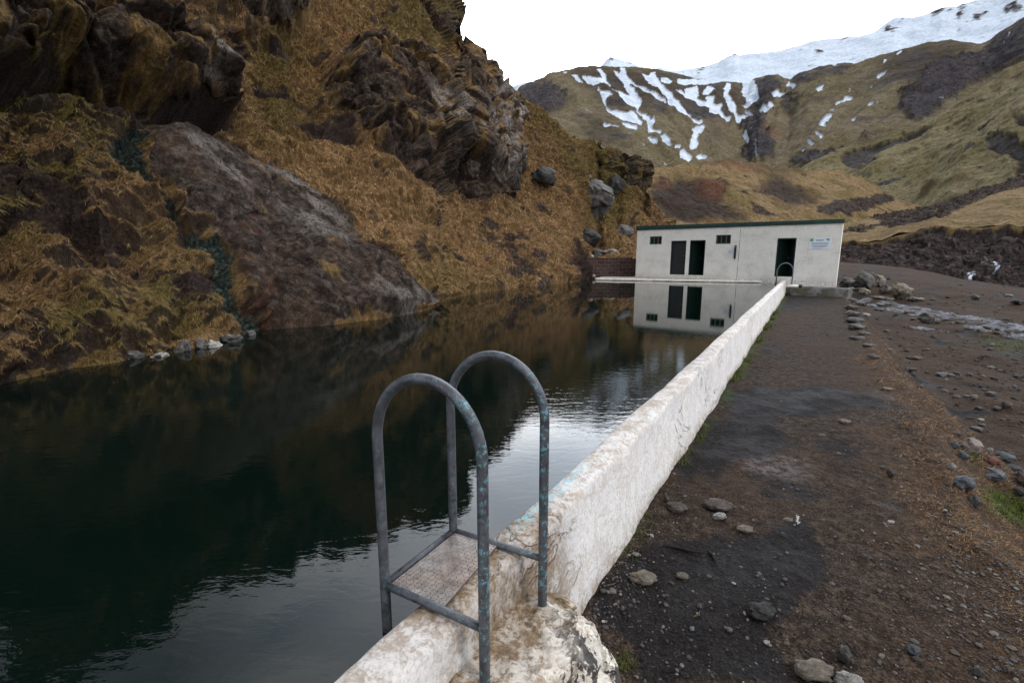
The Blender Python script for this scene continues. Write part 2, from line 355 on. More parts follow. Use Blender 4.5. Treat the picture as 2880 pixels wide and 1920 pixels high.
m_moss_shade = np.clip(mk(mossp, 16)*1.15+sstep(.15, .6, fbm(Pf*.25+7, 4, 50))*.4, 0, 1)
m_alg = sstep(.35, .6, mk([band(stream_w, [44, 66, 74, 56, 46, 38, 34, 34, 42, 52])], 2))
m_light = np.clip(mk(lightp, 8)*(1+.8*m_crag), 0, 1)*sstep(-.35, .2, fbm(Pf*np.array([1.7, 1.7, .7]), 3, 55))*(1-.45*m_dome); m_tint = np.clip(mk(orange, 8)*1.1, 0, 1)*sstep(-.1, .25, fbm(Pf*2.4, 3, 52))*.35
hstream = mk([band(stream_w, 46)], 5)
# displacement (metres, along the slope's normal)
d = fbm(Pf*.22, 3, 60)*.9*np.clip(far_, .5, 1.6)
tus = np.abs(perlin(Pf*np.array([1.6, 1.6, 2.2])+fbm(Pf*.8, 2, 61)[:, None]*.7, 62)); tus2 = np.abs(perlin(Pf*4.3, 63))
tus3 = fbm(Pf*9, 3, 66)
tus0 = np.abs(perlin(Pf*np.array([.75, .75, .95])+fbm(Pf*.5, 2, 67)[:, None]*.8, 68)); gr = (.5-tus0)*(.28+.3*sstep(1000, 300, PXf))+((.5-tus)*.46+(.5-tus2)*.20+tus3*.05)+fbm(Pf*.8, 3, 64)*.3-.2
gr = gr*(1-.7*hstream)
fv, fe = facet(Pf*np.array([.45, .45, .38])+fbm(Pf*.5, 2, 70)[:, None]*.3, 71); fv2, fe2 = facet(Pf*1.4, 72)
rk = fv*.72*far_**.5+fv2*.42+facet(Pf*3.1, 82)[0]*.10+ridged(Pf*np.array([2.2, 2.2, 1.1]), 4, 73)*.09-.30*sstep(.12, 0, fe)-.14*sstep(.10, 0, fe2)+fbm(Pf*6, 3, 74)*.05
dm = fbm(Pf*.9, 4, 75)*.13+fbm(Pf*5, 4, 76)*.055+np.abs(fbm(Pf*np.array([2.4, 2.4, 2.4]), 3, 77))*.1+fv2*.05
d = d+(1-m_crag-m_dome*(1-m_crag))*gr+m_crag*rk+m_dome*(1-m_crag)*dm
out_c = samp(raster([R1, R2, R3, R4], 9), PXf+wx*.5, PYf+wy*.5); d += out_c*np.interp(PXf, [0, 600, 1000, 1450], [1.5, 1.5, 1.8, 1.9])
d += samp(raster([R5], 16), PXf, PYf)*.45-hstream*.5*(1-m_dome*.5)
d += samp(raster([R8], 6), PXf, PYf)*.8
d -= samp(raster([R4s], 6), PXf, PYf)*1.6
d -= samp(raster([Q([(250, 225), (400, 272), (500, 292), (560, 330), (480, 330), (350, 295), (150, 240), (-200, 210), (-200, 190), (120, 195)])], 4), PXf, PYf)*.9
edge = np.clip(np.repeat(np.minimum(V/.02, 1), nx), 0, 1); d = d*(.25+.75*edge)
dg = d.reshape(nv, nx); cg = (m_crag*.9).reshape(nv, nx)
for _ in range(1):
    q_ = dg.copy(); q_[1:-1, 1:-1] = (dg[:-2, 1:-1]+dg[2:, 1:-1]+dg[1:-1, :-2]+dg[1:-1, 2:]+2*dg[1:-1, 1:-1])/6; dg = dg*(1-cg)+q_*cg
d = dg.ravel()
for _ in range(12): HN[1:-1] = (HN[:-2]+2*HN[1:-1]+HN[2:])/4; HN[:, 1:-1] = (HN[:, :-2]+2*HN[:, 1:-1]+HN[:, 2:])/4
N2 = HN.reshape(-1, 3).copy(); cm = m_crag[:, None]*.35; N2 = N2*(1-cm)+np.array([.55, -.83, .05])*cm; N2 /= np.linalg.norm(N2, axis=1)[:, None]
Pd = (Pf+N2*d[:, None]).reshape(nv, nx, 3)
gn = gnormals(Pd); gn *= np.sign(gn[..., 2:3].mean()); ledge = sstep(.60, .86, gn[..., 2].ravel()+.12*fbm(Pf*1.6, 3, 78)); m_rock = np.clip(m_rock*(1-.95*ledge*m_crag*(1-m_dome)), 0, 1); m_moss_shade = np.clip(m_moss_shade+.5*ledge*m_crag, 0, 1)
left_dim = sstep(900, 200, PXf); steepm = sstep(.30, .12, gn[..., 2].ravel())*(1-m_crag)*(1-m_dome)*(.3+.7*left_dim); m_soil_shade = np.clip(m_soil_shade+steepm*.9, 0, 1)
hollow = sstep(-.12, -.36, gr-fbm(Pf*.8, 3, 64)*.3)*(1-m_crag)*(1-m_dome); m_soil_shade = np.clip(m_soil_shade+hollow*(.08+.3*left_dim), 0, 1)  # darker soil tone in hollows paints the shade between tussocks
left_dim = sstep(900, 200, PXf); m_moss_shade = np.clip(m_moss_shade+left_dim*.35*sstep(-.3, .3, fbm(Pf*.6, 4, 79)), 0, 1); m_soil_shade = np.clip(m_soil_shade+left_dim*.7*sstep(.18, .5, fbm(Pf*.7+30, 5, 81)), 0, 1)  # extra moss and soil leftwards: partly real, partly vignette darkening painted in
foot = Pd[:1].copy(); foot[..., 2] -= 1.6; foot[..., :2] *= .985
back = []
for k, (e, z) in enumerate(((1.02, -.5), (1.06, -3), (1.2, -9), (1.6, -30))):
    q = Pd[-1:].copy(); q[..., :2] *= e; q[..., 2] += z; back.append(q)
Pall = np.concatenate([foot, Pd]+back, 0)
ext = lambda a: np.concatenate([a[:nx], a, np.tile(a[-nx:], 4)])
me = np_mesh('hillside', Pall.reshape(-1, 3), grid_faces(nv+5, nx)); me.flip_normals()
set_attr(me, 'm1', [ext(m_rock), ext(m_soil_shade), ext(m_moss_shade), ext(m_alg)])
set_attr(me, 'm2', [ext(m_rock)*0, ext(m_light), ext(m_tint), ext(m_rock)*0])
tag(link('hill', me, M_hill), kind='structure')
HILL = (Pd, px, yb, yt)
HM = dict(rock=m_rock.reshape(nv, nx), crag=m_crag.reshape(nv, nx), dome=m_dome.reshape(nv, nx), alg=m_alg.reshape(nv, nx), soil=m_soil_shade.reshape(nv, nx), moss=m_moss_shade.reshape(nv, nx))

# ================================================================== FAR SLOPES
def slope(name, crest, foot, xs, vs, D, nx, nv, x0, x1, mat, masks, disp, back=((1.03, -.004), (1.1, -.03), (1.4, -.2)), wiggle=0, sm=9):
    px = np.linspace(x0, x1, nx)
    yt = np.interp(px, [p[0] for p in crest], [p[1] for p in crest]); yb = np.interp(px, [p[0] for p in foot], [p[1] for p in foot])
    V = np.linspace(0, 1, nv); PX = np.broadcast_to(px, (nv, nx)); PY = yb+(yt-yb)*V[:, None]
    Y = interp_table(xs, vs, D, px, V)
    for _ in range(sm): Y[:, 1:-1] = (Y[:, :-2]+2*Y[:, 1:-1]+Y[:, 2:])/4; Y[1:-1] = (Y[:-2]+2*Y[1:-1]+Y[2:])/4
    P = aty(PX, PY, Y); N = gnormals(P)
    if N[..., 2].mean() < 0: N = -N
    Pf = P.reshape(-1, 3); k = Y.ravel()
    mm = masks(PX.ravel(), PY.ravel(), Pf, k)
    d = disp(PX.ravel(), PY.ravel(), Pf, k, mm)
    Pd = (Pf+N.reshape(-1, 3)*d[:, None]).reshape(nv, nx, 3); rows = [Pd]
    for e, z in back:
        q = Pd[-1:].copy(); q[..., 2] += q[..., 1]*z; q[..., :2] *= e; rows.append(q)
    A = np.concatenate(rows, 0); me = np_mesh(name, A.reshape(-1, 3), grid_faces(len(A), nx)); me.flip_normals()
    ex = lambda a: np.concatenate([a, np.tile(a[-nx:], len(back))])
    set_attr(me, 'm1', [ex(mm.get(q, k*0)) for q in ('rock', 'soil', 'moss', 'alg')]); set_attr(me, 'm2', [ex(mm.get(q, k*0)) for q in ('snow', 'light', 'tint', 'dark')])
    return tag(link(name, me, mat), kind='structure'), Pd
GF = [(.060, .049, .033), (.145, .118, .074), (.26, .215, .145), (.11, .084, .052)]  # far grass lightened and greyed, aerial haze put into the colours
RF = [(.024, .022, .026), (.046, .042, .047), (.095, .085, .086), (.2, .18, .17)]  # far rock lifted towards blue, haze painted in
M_far = terrain_mat('far_mountain', 14, GF, RF, 1)
GM = [(.060, .040, .019), (.20, .135, .068), (.38, .27, .145), (.14, .095, .043)]
M_mid = terrain_mat('valley_mounds', 2.4, GM, RC, 1)
M_gr = terrain_mat('green_slope', 7, [(.075, .066, .036), (.175, .155, .086), (.29, .25, .15), (.20, .150, .08)], RF, 1)  # haze greying is painted into the slope colours too

# --- snow ridge at the back
cr1 = [(1200, 330), (1370, 262), (1400, 238), (1416, 240), (1425, 258), (1450, 246), (1480, 235), (1560, 225), (1640, 200), (1688, 184), (1700, 170), (1716, 158), (1728, 162), (1745, 166), (1770, 172), (1795, 187), (1830, 193), (1860, 190), (1900, 193), (1960, 191), (1990, 187), (2020, 175), (2050, 157), (2066, 152), (2080, 156), (2141, 155), (2200, 142), (2250, 126), (2284, 119), (2352, 112), (2420, 99), (2460, 84), (2488, 68), (2515, 56), (2556, 56), (2590, 50), (2617, 41), (2645, 25), (2692, 19), (2726, 0), (2790, -25), (2880, -70), (3300, -260)]
ft1 = [(1200, 360), (1500, 330), (1800, 300), (2124, 300), (2400, 250), (2700, 200), (3300, 120)]
rocks1 = [W5(blob(*b)) for b in ((650, 440, 75, 18, -15), (400, 508, 25, 14, -30), (850, 330, 70, 18, -10), (1240, 245, 55, 38, -10), (1330, 185, 60, 22, 0), (1480, 235, 30, 14, 0), (1630, 120, 60, 24, -20), (1740, 105, 30, 15, -10), (1840, 72, 60, 18, -15), (1830, 150, 40, 30, -20), (1960, 60, 50, 22, -10),
                                      (2000, 115, 75, 24, -10), (1960, 160, 40, 18, 0), (2060, 20, 50, 14, -10), (2200, 90, 40, 34, -20), (2260, 30, 60, 22, -10), (2300, 80, 60, 30, -10), (2270, 140, 30, 18, 0), (2180, 200, 50, 14, -20), (1900, 215, 40, 14, -20), (1130, 265, 40, 10, -20), (560, 385, 40, 10, -10), (2000, 300, 70, 12, -20), (1880, 330, 90, 12, -5))]
rocks1 += [W4(blob(*b)) for b in ((935, 35, 45, 16, 20), (1050, 60, 90, 10, 20), (1130, 95, 50, 8, 20), (1950, 15, 40, 8, 0), (45, 310, 34, 40, 0), (1400, 130, 70, 8, 5), (1660, 135, 60, 14, 5), (1330, 125, 40, 6, 0), (1700, 190, 120, 7, 12), (1550, 170, 100, 6, 12))]
def mk1(X, Y, P_, k):
    n = fbm(P_/60, 5, 80, .62); n2 = fbm(P_/np.array([26, 26, 9.]), 4, 84, .65)
    a = samp(raster(rocks1, 2), X+n*10, Y+n2*5)
    rock = sstep(.42, .66, a*.8+n2*.5)
    rock = np.maximum(rock, sstep(.7, .9, n2+.35*n)*(X > 2150)*.5)
    return dict(rock=rock, snow=1-rock)
def dp1(X, Y, P_, k, m): return fbm(P_/110, 4, 90, .42)*13+ridged(P_/60, 3, 91)*.8+m['rock']*2+m['rock']*fbm(P_/8, 3, 93)*2
slope('snow_mountain', cr1, ft1, [1200, 1700, 2300, 3300], [0, 1], [[1500, 1900], [1350, 1700], [1150, 1500], [850, 1150]], 760, 150, 1200, 3300, M_far, mk1, dp1)

# --- bowl with snow gullies
cr2 = [(1100, 420), (1300, 360), (1430, 290), (1448, 268), (1465, 245), (1500, 232), (1530, 220), (1545, 208), (1600, 198), (1640, 189), (1690, 188), (1720, 190), (1795, 193), (1840, 198), (1880, 206), (1920, 215), (1960, 224), (2010, 231), (2060, 233), (2105, 236), (2124, 224), (2150, 216), (2185, 212), (2206, 222), (2222, 228), (2250, 205), (2290, 198), (2330, 186), (2370, 180), (2400, 183), (2450, 166), (2530, 145), (2570, 135), (2610, 122), (2660, 117), (2700, 119), (2745, 124), (2772, 120), (2800, 104), (2850, 72), (2880, 50), (3300, -90)]
ft2 = [(1100, 700), (1500, 640), (1900, 600), (2300, 600), (2700, 560), (3300, 500)]
snow2 = [W4(p) for p in (
 [(605, 180), (660, 185), (700, 235), (660, 225)],
 [(690, 190), (760, 200), (830, 215), (860, 210), (840, 170), (820, 140), (850, 135), (880, 170), (895, 200), (905, 240), (930, 265), (935, 300), (900, 285), (860, 270), (800, 265), (740, 235)],
 [(950, 140), (990, 160), (1015, 170), (1010, 130), (1050, 130), (1060, 180), (1100, 220), (1150, 260), (1200, 285), (1240, 310), (1280, 330), (1330, 355), (1400, 415), (1350, 400), (1280, 365), (1230, 330), (1160, 290), (1110, 250), (1080, 235), (1100, 270), (1140, 310), (1160, 350), (1185, 370), (1190, 400), (1170, 440), (1160, 480), (1200, 500), (1230, 490), (1260, 520), (1270, 560), (1300, 515), (1300, 570), (1275, 600), (1300, 630), (1350, 630), (1345, 665), (1280, 655), (1250, 630), (1240, 570), (1200, 520), (1160, 500), (1140, 450), (1090, 440), (1040, 410), (1000, 370), (1000, 350), (960, 330), (940, 300), (990, 330), (1010, 320), (1040, 320), (1070, 350), (1100, 340), (1060, 300), (1040, 240), (1000, 200)],
 [(820, 295), (870, 330), (930, 350), (950, 375), (900, 385), (890, 410), (905, 450), (930, 480), (990, 490), (1060, 500), (1130, 490), (1170, 530), (1200, 570), (1190, 590), (1130, 575), (1060, 555), (1000, 545), (950, 520), (910, 495), (900, 460), (870, 400), (850, 360)],
 [(865, 595), (940, 595), (1000, 610), (995, 640), (930, 625)], [(1020, 580), (1080, 590), (1160, 595), (1150, 640), (1100, 630), (1040, 620)],
 [(1060, 670), (1105, 675), (1090, 692)], [(1235, 685), (1270, 680), (1320, 720), (1320, 740), (1270, 720)],
 [(1340, 680), (1380, 680), (1395, 710), (1420, 730), (1440, 775), (1410, 770), (1380, 740), (1345, 700)], [(1455, 780), (1495, 788), (1492, 808), (1460, 800)],
 [(1495, 815), (1540, 830), (1590, 860), (1605, 895), (1560, 910), (1520, 880), (1495, 850)], [(1640, 850), (1670, 830), (1700, 840), (1725, 860), (1720, 885), (1680, 880), (1635, 865)],
 [(1185, 180), (1240, 200), (1260, 170), (1300, 170), (1310, 210), (1340, 250), (1370, 290), (1410, 330), (1440, 370), (1490, 400), (1510, 440), (1560, 475), (1605, 490), (1600, 530), (1640, 550), (1690, 570), (1685, 590), (1640, 585), (1590, 555), (1540, 535), (1500, 510), (1470, 470), (1420, 430), (1400, 390), (1350, 350), (1320, 310), (1270, 280), (1230, 240)],
 [(1640, 605), (1710, 605), (1700, 640), (1660, 670), (1645, 690), (1640, 720), (1655, 760), (1640, 785), (1605, 790), (1590, 760), (1600, 690), (1610, 670), (1590, 655), (1620, 635)],
 [(1345, 220), (1400, 212), (1435, 240), (1425, 260), (1380, 255), (1345, 240)],
 [(1460, 305), (1520, 310), (1555, 330), (1550, 290), (1600, 290), (1640, 275), (1655, 310), (1660, 350), (1640, 370), (1690, 395), (1720, 415), (1725, 360), (1775, 365), (1770, 430), (1800, 455), (1850, 440), (1830, 480), (1870, 515), (1920, 530), (1920, 560), (1860, 545), (1790, 510), (1750, 490), (1750, 460), (1700, 440), (1640, 410), (1620, 385), (1560, 365), (1500, 335)],
 [(1700, 310), (1740, 280), (1790, 300), (1760, 330), (1730, 350), (1700, 335)],
 [(1890, 255), (1920, 260), (1920, 300), (1890, 345), (1910, 370), (1930, 420), (1970, 460), (1970, 500), (2010, 525), (2060, 510), (2120, 510), (2060, 540), (2000, 570), (1960, 540), (1930, 500), (1900, 450), (1870, 400), (1870, 350), (1865, 300)],
 [(2020, 235), (2125, 230), (2150, 290), (2160, 340), (2140, 410), (2100, 450), (2040, 455), (2010, 430), (2060, 410), (2040, 370), (2015, 330), (2030, 290)],
 [(2040, 480), (2090, 470), (2090, 500), (2050, 505)], [(2015, 680), (2060, 675), (2085, 720), (2075, 745), (2040, 720)], [(2090, 640), (2125, 645), (2110, 665)],
 [(1475, 222), (1560, 222), (1700, 228), (1830, 232), (1960, 230), (1850, 245), (1700, 262), (1560, 262), (1490, 255)], [(2170, 475), (2230, 470), (2300, 430), (2240, 490), (2180, 530)],
 [(730, 470), (775, 490), (775, 510), (735, 490)], [(2270, 370), (2330, 320), (2352, 320), (2352, 350), (2300, 385)], [(530, 165), (580, 165), (550, 178)], [(1365, 878), (1410, 882), (1400, 895)], [(1190, 745), (1225, 748), (1215, 765)])]
snow2 += [W5(p) for p in (
 [(1140, 650), (1150, 625), (1225, 600), (1200, 635), (1155, 662)], [(790, 885), (795, 855), (850, 825), (880, 795), (940, 795), (920, 825), (850, 860)], [(740, 930), (755, 905), (790, 905), (770, 932)],
 [(665, 1010), (680, 985), (785, 955), (740, 990), (710, 1010), (715, 1055), (655, 1050)], [(635, 1100), (660, 1095), (690, 1120), (680, 1140), (645, 1125)], [(560, 1165), (620, 1180), (600, 1200), (575, 1190)],
 [(520, 1268), (530, 1240), (580, 1250), (570, 1270)], [(635, 775), (660, 745), (710, 728), (690, 765), (650, 785)], [(1060, 930), (1080, 900), (1112, 893), (1095, 917)], [(1120, 900), (1155, 880), (1150, 892)], [(910, 1055), (930, 1030), (980, 1012), (950, 1042)],
 [(1630, 855), (1660, 830), (1690, 840), (1665, 868)], [(1180, 538), (1200, 508), (1225, 508)], [(270, 800), (330, 760), (370, 780), (320, 810), (290, 830)], [(380, 725), (400, 690), (465, 700), (450, 740), (420, 720)],
 [(900, 760), (912, 742), (920, 762)], [(1082, 722), (1095, 706), (1102, 720)], [(1262, 575), (1275, 560), (1280, 575)], [(1775, 825), (1785, 812), (1795, 826)], [(1998, 518), (2010, 500), (2016, 516)], [(1290, 465), (1330, 435), (1350, 440), (1320, 462)],
 [(930, 548), (950, 525), (1040, 500), (1030, 515)], [(730, 545), (800, 525), (830, 530), (780, 548)], [(2180, 380), (2195, 360), (2205, 372)], [(2225, 320), (2240, 275), (2250, 280), (2238, 318)])]
dark2 = [W5([(1340, 790), (1480, 690), (1600, 560), (1800, 470), (1950, 440), (2080, 420), (2040, 370), (2200, 250), (2352, 170), (2800, 60), (2800, 460), (2352, 480), (2200, 560), (2050, 650), (1850, 740), (1720, 840), (1620, 920), (1480, 1030), (1360, 960), (1340, 880)]),
         W5([(130, 650), (230, 625), (390, 680), (330, 740), (270, 810), (290, 870), (180, 960), (170, 1100), (300, 1250), (240, 1330), (60, 1330), (100, 1200), (60, 1020), (130, 960), (130, 880), (160, 780)]),
         W4([(100, 380), (200, 260), (330, 235), (400, 240), (520, 330), (600, 440), (480, 490), (340, 520), (200, 450)]), W4([(1960, 620), (2060, 560), (2140, 490), (2200, 560), (2230, 640), (2300, 780), (2290, 880), (2180, 890), (2060, 870), (1960, 850), (2080, 800), (2100, 720), (2040, 660)]),
         W5([(400, 640), (640, 590), (930, 545), (900, 620), (700, 640), (480, 710)]), W5([(340, 900), (420, 880), (500, 900), (380, 960)]), W5([(330, 820), (640, 780), (760, 640), (700, 760), (500, 840), (350, 880)]),
         W5([(480, 990), (560, 930), (570, 960), (500, 1020)]), W5([(430, 1320), (640, 1290), (760, 1270), (900, 1280), (1000, 1420), (900, 1440), (650, 1420), (450, 1380)]),
         W5([(940, 1180), (1150, 1100), (1260, 1100), (1100, 1160), (1000, 1200)])]
brown2 = [W4([(560, 120), (720, 110), (1000, 120), (1240, 170), (1500, 210), (1700, 240), (2020, 240), (2040, 460), (1960, 560), (1700, 560), (1500, 470), (1300, 430), (1060, 470), (860, 360), (700, 250)]), W4([(900, 400), (1100, 430), (1140, 500), (960, 480)]),
          W5([(1300, 420), (1700, 350), (2020, 370), (1800, 480), (1500, 700), (1100, 640), (960, 690), (1200, 520)]), W5([(700, 780), (940, 700), (1100, 620), (1200, 600), (1050, 680), (900, 760)]), W4([(700, 560), (900, 560), (960, 640), (1100, 720), (900, 740), (700, 650)]), W4([(1730, 650), (1850, 650), (1840, 740), (1750, 760)]),
          W5([(450, 1070), (560, 1020), (640, 1060), (560, 1090)])]
tan2 = [W5(blob(280, 1110, 70, 25)), W4(blob(2290, 660, 60, 20, 0))]
falls2 = [W5([(718, 1310), (733, 1310), (728, 1420), (710, 1420)]), W5([(145, 1200), (152, 1200), (152, 1335), (146, 1335)])]
def mk2(X, Y, P_, k):
    n = fbm(P_/14, 5, 100, .7); n2 = fbm(P_/14+50, 5, 101, .7)
    sn = sstep(.24, .38, samp(raster(snow2, aa=1), X+n*2.6, Y+n2*2)+.08*fbm(P_/5, 3, 108))
    # thin snow left in cracks among the gullies
    dk = sstep(.3, .7, samp(raster(dark2, 4), X+n*14, Y+n2*14)+.25*n2)
    br = samp(raster(brown2, 6), X+n*16, Y+n2*16)
    g = fbm(P_/np.array([60, 60, 40.]), 5, 104, .62)
    rock = np.clip(dk+sstep(.35, .7, g)*.6+br*sstep(-.15, .4, g)*.55, 0, 1)*(1-sn)
    fl = samp(raster(falls2, 0), X+n*3, Y)*.75
    return dict(rock=rock, snow=np.maximum(sn, fl), soil=br*.75*(1-sn), moss=sstep(-.1, .5, fbm(P_/90, 4, 106))*.35*(1-br), tint=samp(raster(tan2, 3), X, Y)*.8, dk=dk)
def dp2(X, Y, P_, k, m):
    # gullies running down into the bowl: folds fan out from its throat
    ang = np.arctan2(X-2080, 640-Y+1e-6)
    rad = np.hypot(X-2080, 640-Y)
    q = np.stack([ang*9+fbm(P_/160, 2, 112)*.8, rad/420, rad*0], -1)
    g = perlin(q, 110)*7+perlin(q*np.array([2.7, 1.5, 1]), 111)*3.5
    fade = sstep(0, 55, Y-np.interp(X, [p[0] for p in cr2], [p[1] for p in cr2]))
    return (g*np.clip((rad-60)/250, 0, 1)+fbm(P_/70, 5, 113)*4.5+m['dk']*(ridged(P_/30, 4, 115)*4))*(.12+.88*fade)+ridged(P_/28, 4, 114)*1.6-m['snow']*2.5*fade
slope('mountain', cr2, ft2, [1100, 1500, 1900, 2080, 2300, 2700, 3300], [0, .5, 1], [[420, 700, 1000], [400, 620, 950], [420, 620, 900], [450, 700, 980], [380, 560, 850], [330, 480, 700], [260, 380, 560]], 1050, 330, 1100, 3300, M_far, mk2, dp2)

# --- green slope at the right
cr3 = [(2180, 520), (2260, 470), (2330, 445), (2369, 431), (2420, 416), (2460, 405), (2505, 384), (2560, 366), (2600, 350), (2640, 326), (2692, 296), (2740, 268), (2794, 238), (2840, 212), (2880, 192), (3300, 40)]
ft3 = [(2180, 640), (2400, 660), (2600, 640), (2880, 560), (3300, 480)]
dark3 = [W5([(820, 1290), (1000, 1240), (1240, 1150), (1500, 1060), (1640, 1060), (1540, 1140), (1400, 1200), (1250, 1250), (1100, 1340), (960, 1420), (860, 1400)]), W5([(2040, 1150), (2200, 1140), (2352, 1170), (2500, 1400), (2200, 1420), (2300, 1270), (2100, 1280)]), W5([(1700, 1010), (1760, 970), (1850, 965), (1760, 1030)]), W5([(1780, 920), (2060, 800), (2250, 730), (2180, 790), (1960, 890)]),
         W5([(2240, 980), (2352, 970), (2500, 1060), (2300, 1060)]), W5([(1180, 1400), (1240, 1370), (1230, 1400)]), W5([(1700, 1120), (1850, 1080), (1980, 1060), (1900, 1120)]), W5([(1100, 1460), (1250, 1440), (1400, 1380), (1300, 1460)])]
def mk3(X, Y, P_, k):
    n = fbm(P_/9, 4, 120, .6); n2 = fbm(P_/9+50, 4, 121, .6); g = fbm(P_/np.array([18, 18, 8.]), 5, 122, .65)
    dk = sstep(.3, .65, samp(raster(dark3, 4), X+n*12, Y+n2*12)+.25*n2)
    return dict(rock=np.clip(dk*.9+sstep(.45, .7, g), 0, 1), moss=sstep(-.2, .5, fbm(P_/30, 4, 124))*.5, soil=sstep(.3, .6, n)*.5, dk=dk)
def dp3(X, Y, P_, k, m): return fbm(P_/35, 5, 130)*5+ridged(P_/np.array([12, 12, 9.]), 4, 131)*.9-m['dk']*2.5+fbm(P_/3.5, 3, 132)*.35
slope('green_slope', cr3, ft3, [2180, 2500, 2880, 3300], [0, .5, 1], [[260, 300, 360], [170, 250, 340], [120, 180, 300], [90, 130, 220]], 520, 260, 2180, 3300, M_gr, mk3, dp3)

# --- tan mounds behind the bathhouse
cr4 = [(1500, 560), (1700, 520), (1780, 492), (1810, 472), (1840, 466), (1868, 462), (1900, 470), (1925, 466), (1960, 462), (1985, 455), (2060, 450), (2120, 455), (2200, 468), (2260, 478), (2320, 484), (2360, 484), (2390, 489), (2420, 500), (2445, 518), (2480, 540), (2510, 558), (2560, 576), (2640, 590), (3300, 600)]
ft4 = [(1500, 700), (3300, 700)]
dark4 = [W3([(1020, 690), (1040, 670), (1100, 665), (1180, 680), (1300, 690), (1400, 705), (1480, 722), (1300, 720), (1180, 700), (1060, 690), (1040, 710)]),
         W3([(770, 800), (860, 760), (920, 740), (980, 760), (1090, 800), (1085, 840), (1120, 870), (1200, 900), (1200, 935), (850, 930), (800, 860)]), W3([(1280, 740), (1340, 745), (1420, 790), (1500, 830), (1480, 850), (1380, 870), (1290, 840), (1220, 800)])]
wash4 = [W3([(1480, 870), (1560, 850), (1700, 830), (1780, 810), (1830, 830), (1640, 900), (1480, 900)])]
tint4 = [W3([(820, 770), (870, 760), (880, 790), (820, 800)]), W3([(960, 760), (1090, 790), (1085, 835), (1000, 800)]), W3([(1060, 690), (1180, 695), (1280, 718), (1060, 712)])]
def mk4(X, Y, P_, k):
    n = fbm(P_/4, 4, 140, .6); n2 = fbm(P_/4+50, 4, 141, .6)
    dk = samp(raster(dark4, 4), X+n*12, Y+n2*12); g = fbm(P_/6, 5, 142, .65)
    return dict(rock=np.clip(sstep(.45, .7, g)+sstep(.3, .6, samp(raster(wash4+tint4[:2], 2), X+n*8, Y+n2*8)), 0, 1), soil=np.clip(dk*.95, 0, 1), tint=samp(raster(tint4, 3), X+n*5, Y)*.8, moss=sstep(0, .5, fbm(P_/12, 4, 144))*.6)
def dp4(X, Y, P_, k, m): return fbm(P_/9, 5, 150)*1.3+ridged(P_/3, 4, 151)*.22+fbm(P_/1.2, 3, 152)*.14+m['tint']*.9-m['soil']*.4
slope('mound', cr4, ft4, [1500, 1850, 2100, 2500, 3300], [0, .5, 1], [[60, 80, 110], [62, 80, 105], [70, 95, 130], [80, 120, 190], [80, 120, 200]], 760, 200, 1500, 3300, M_mid, mk4, dp4)

# --- grass terrace above the river bank, with the stony wash beyond it
cr5 = [(2180, 652), (2300, 640), (2380, 630), (2440, 612), (2520, 598), (2600, 585), (2660, 570), (2720, 545), (2780, 525), (2880, 492), (3300, 380)]
lip = [(2180, 690), (2368, 679), (2400, 676), (2440, 684), (2479, 680), (2500, 672), (2520, 665), (2580, 652), (2610, 640), (2629, 633), (2650, 636), (2681, 641), (2720, 642), (2757, 641), (2800, 636), (2839, 629), (2860, 640), (2880, 638), (3300, 620)]
foot5 = [(2180, 745), (2360, 742), (2450, 748), (2545, 757), (2620, 770), (2697, 788), (2780, 800), (2880, 816), (3300, 900)]
wash5 = [[(2360, 652), (2420, 640), (2500, 625), (2560, 608), (2640, 600), (2700, 590), (2640, 618), (2560, 636), (2480, 640), (2420, 652), (2368, 664)], [(2400, 600), (2560, 590), (2700, 540), (2880, 480), (3300, 360), (3300, 460), (2880, 525), (2760, 560), (2700, 590), (2600, 602), (2480, 620)]]
def mk5(X, Y, P_, k):
    n = fbm(P_/1.6, 4, 160, .6); n2 = fbm(P_/1.6+50, 4, 161, .6)
    wa = sstep(.35, .6, samp(raster(wash5, 2), X+n*10, Y+n2*6))
    return dict(rock=wa, soil=sstep(.5, .75, n)*.5, moss=sstep(0, .5, fbm(P_/5, 4, 163))*.6)
def dp5(X, Y, P_, k, m): return fbm(P_/7, 4, 165)*.5+fbm(P_/1.3, 4, 166)*.14+m['rock']*(facet(P_/1.1, 167)[0]*.5)
slope('terrace', cr5, lip, [2180, 2500, 2880, 3300], [0, .5, 1], [[46, 62, 90], [42, 64, 100], [40, 62, 115], [36, 60, 120]], 620, 170, 2180, 3300, M_mid, mk5, dp5)
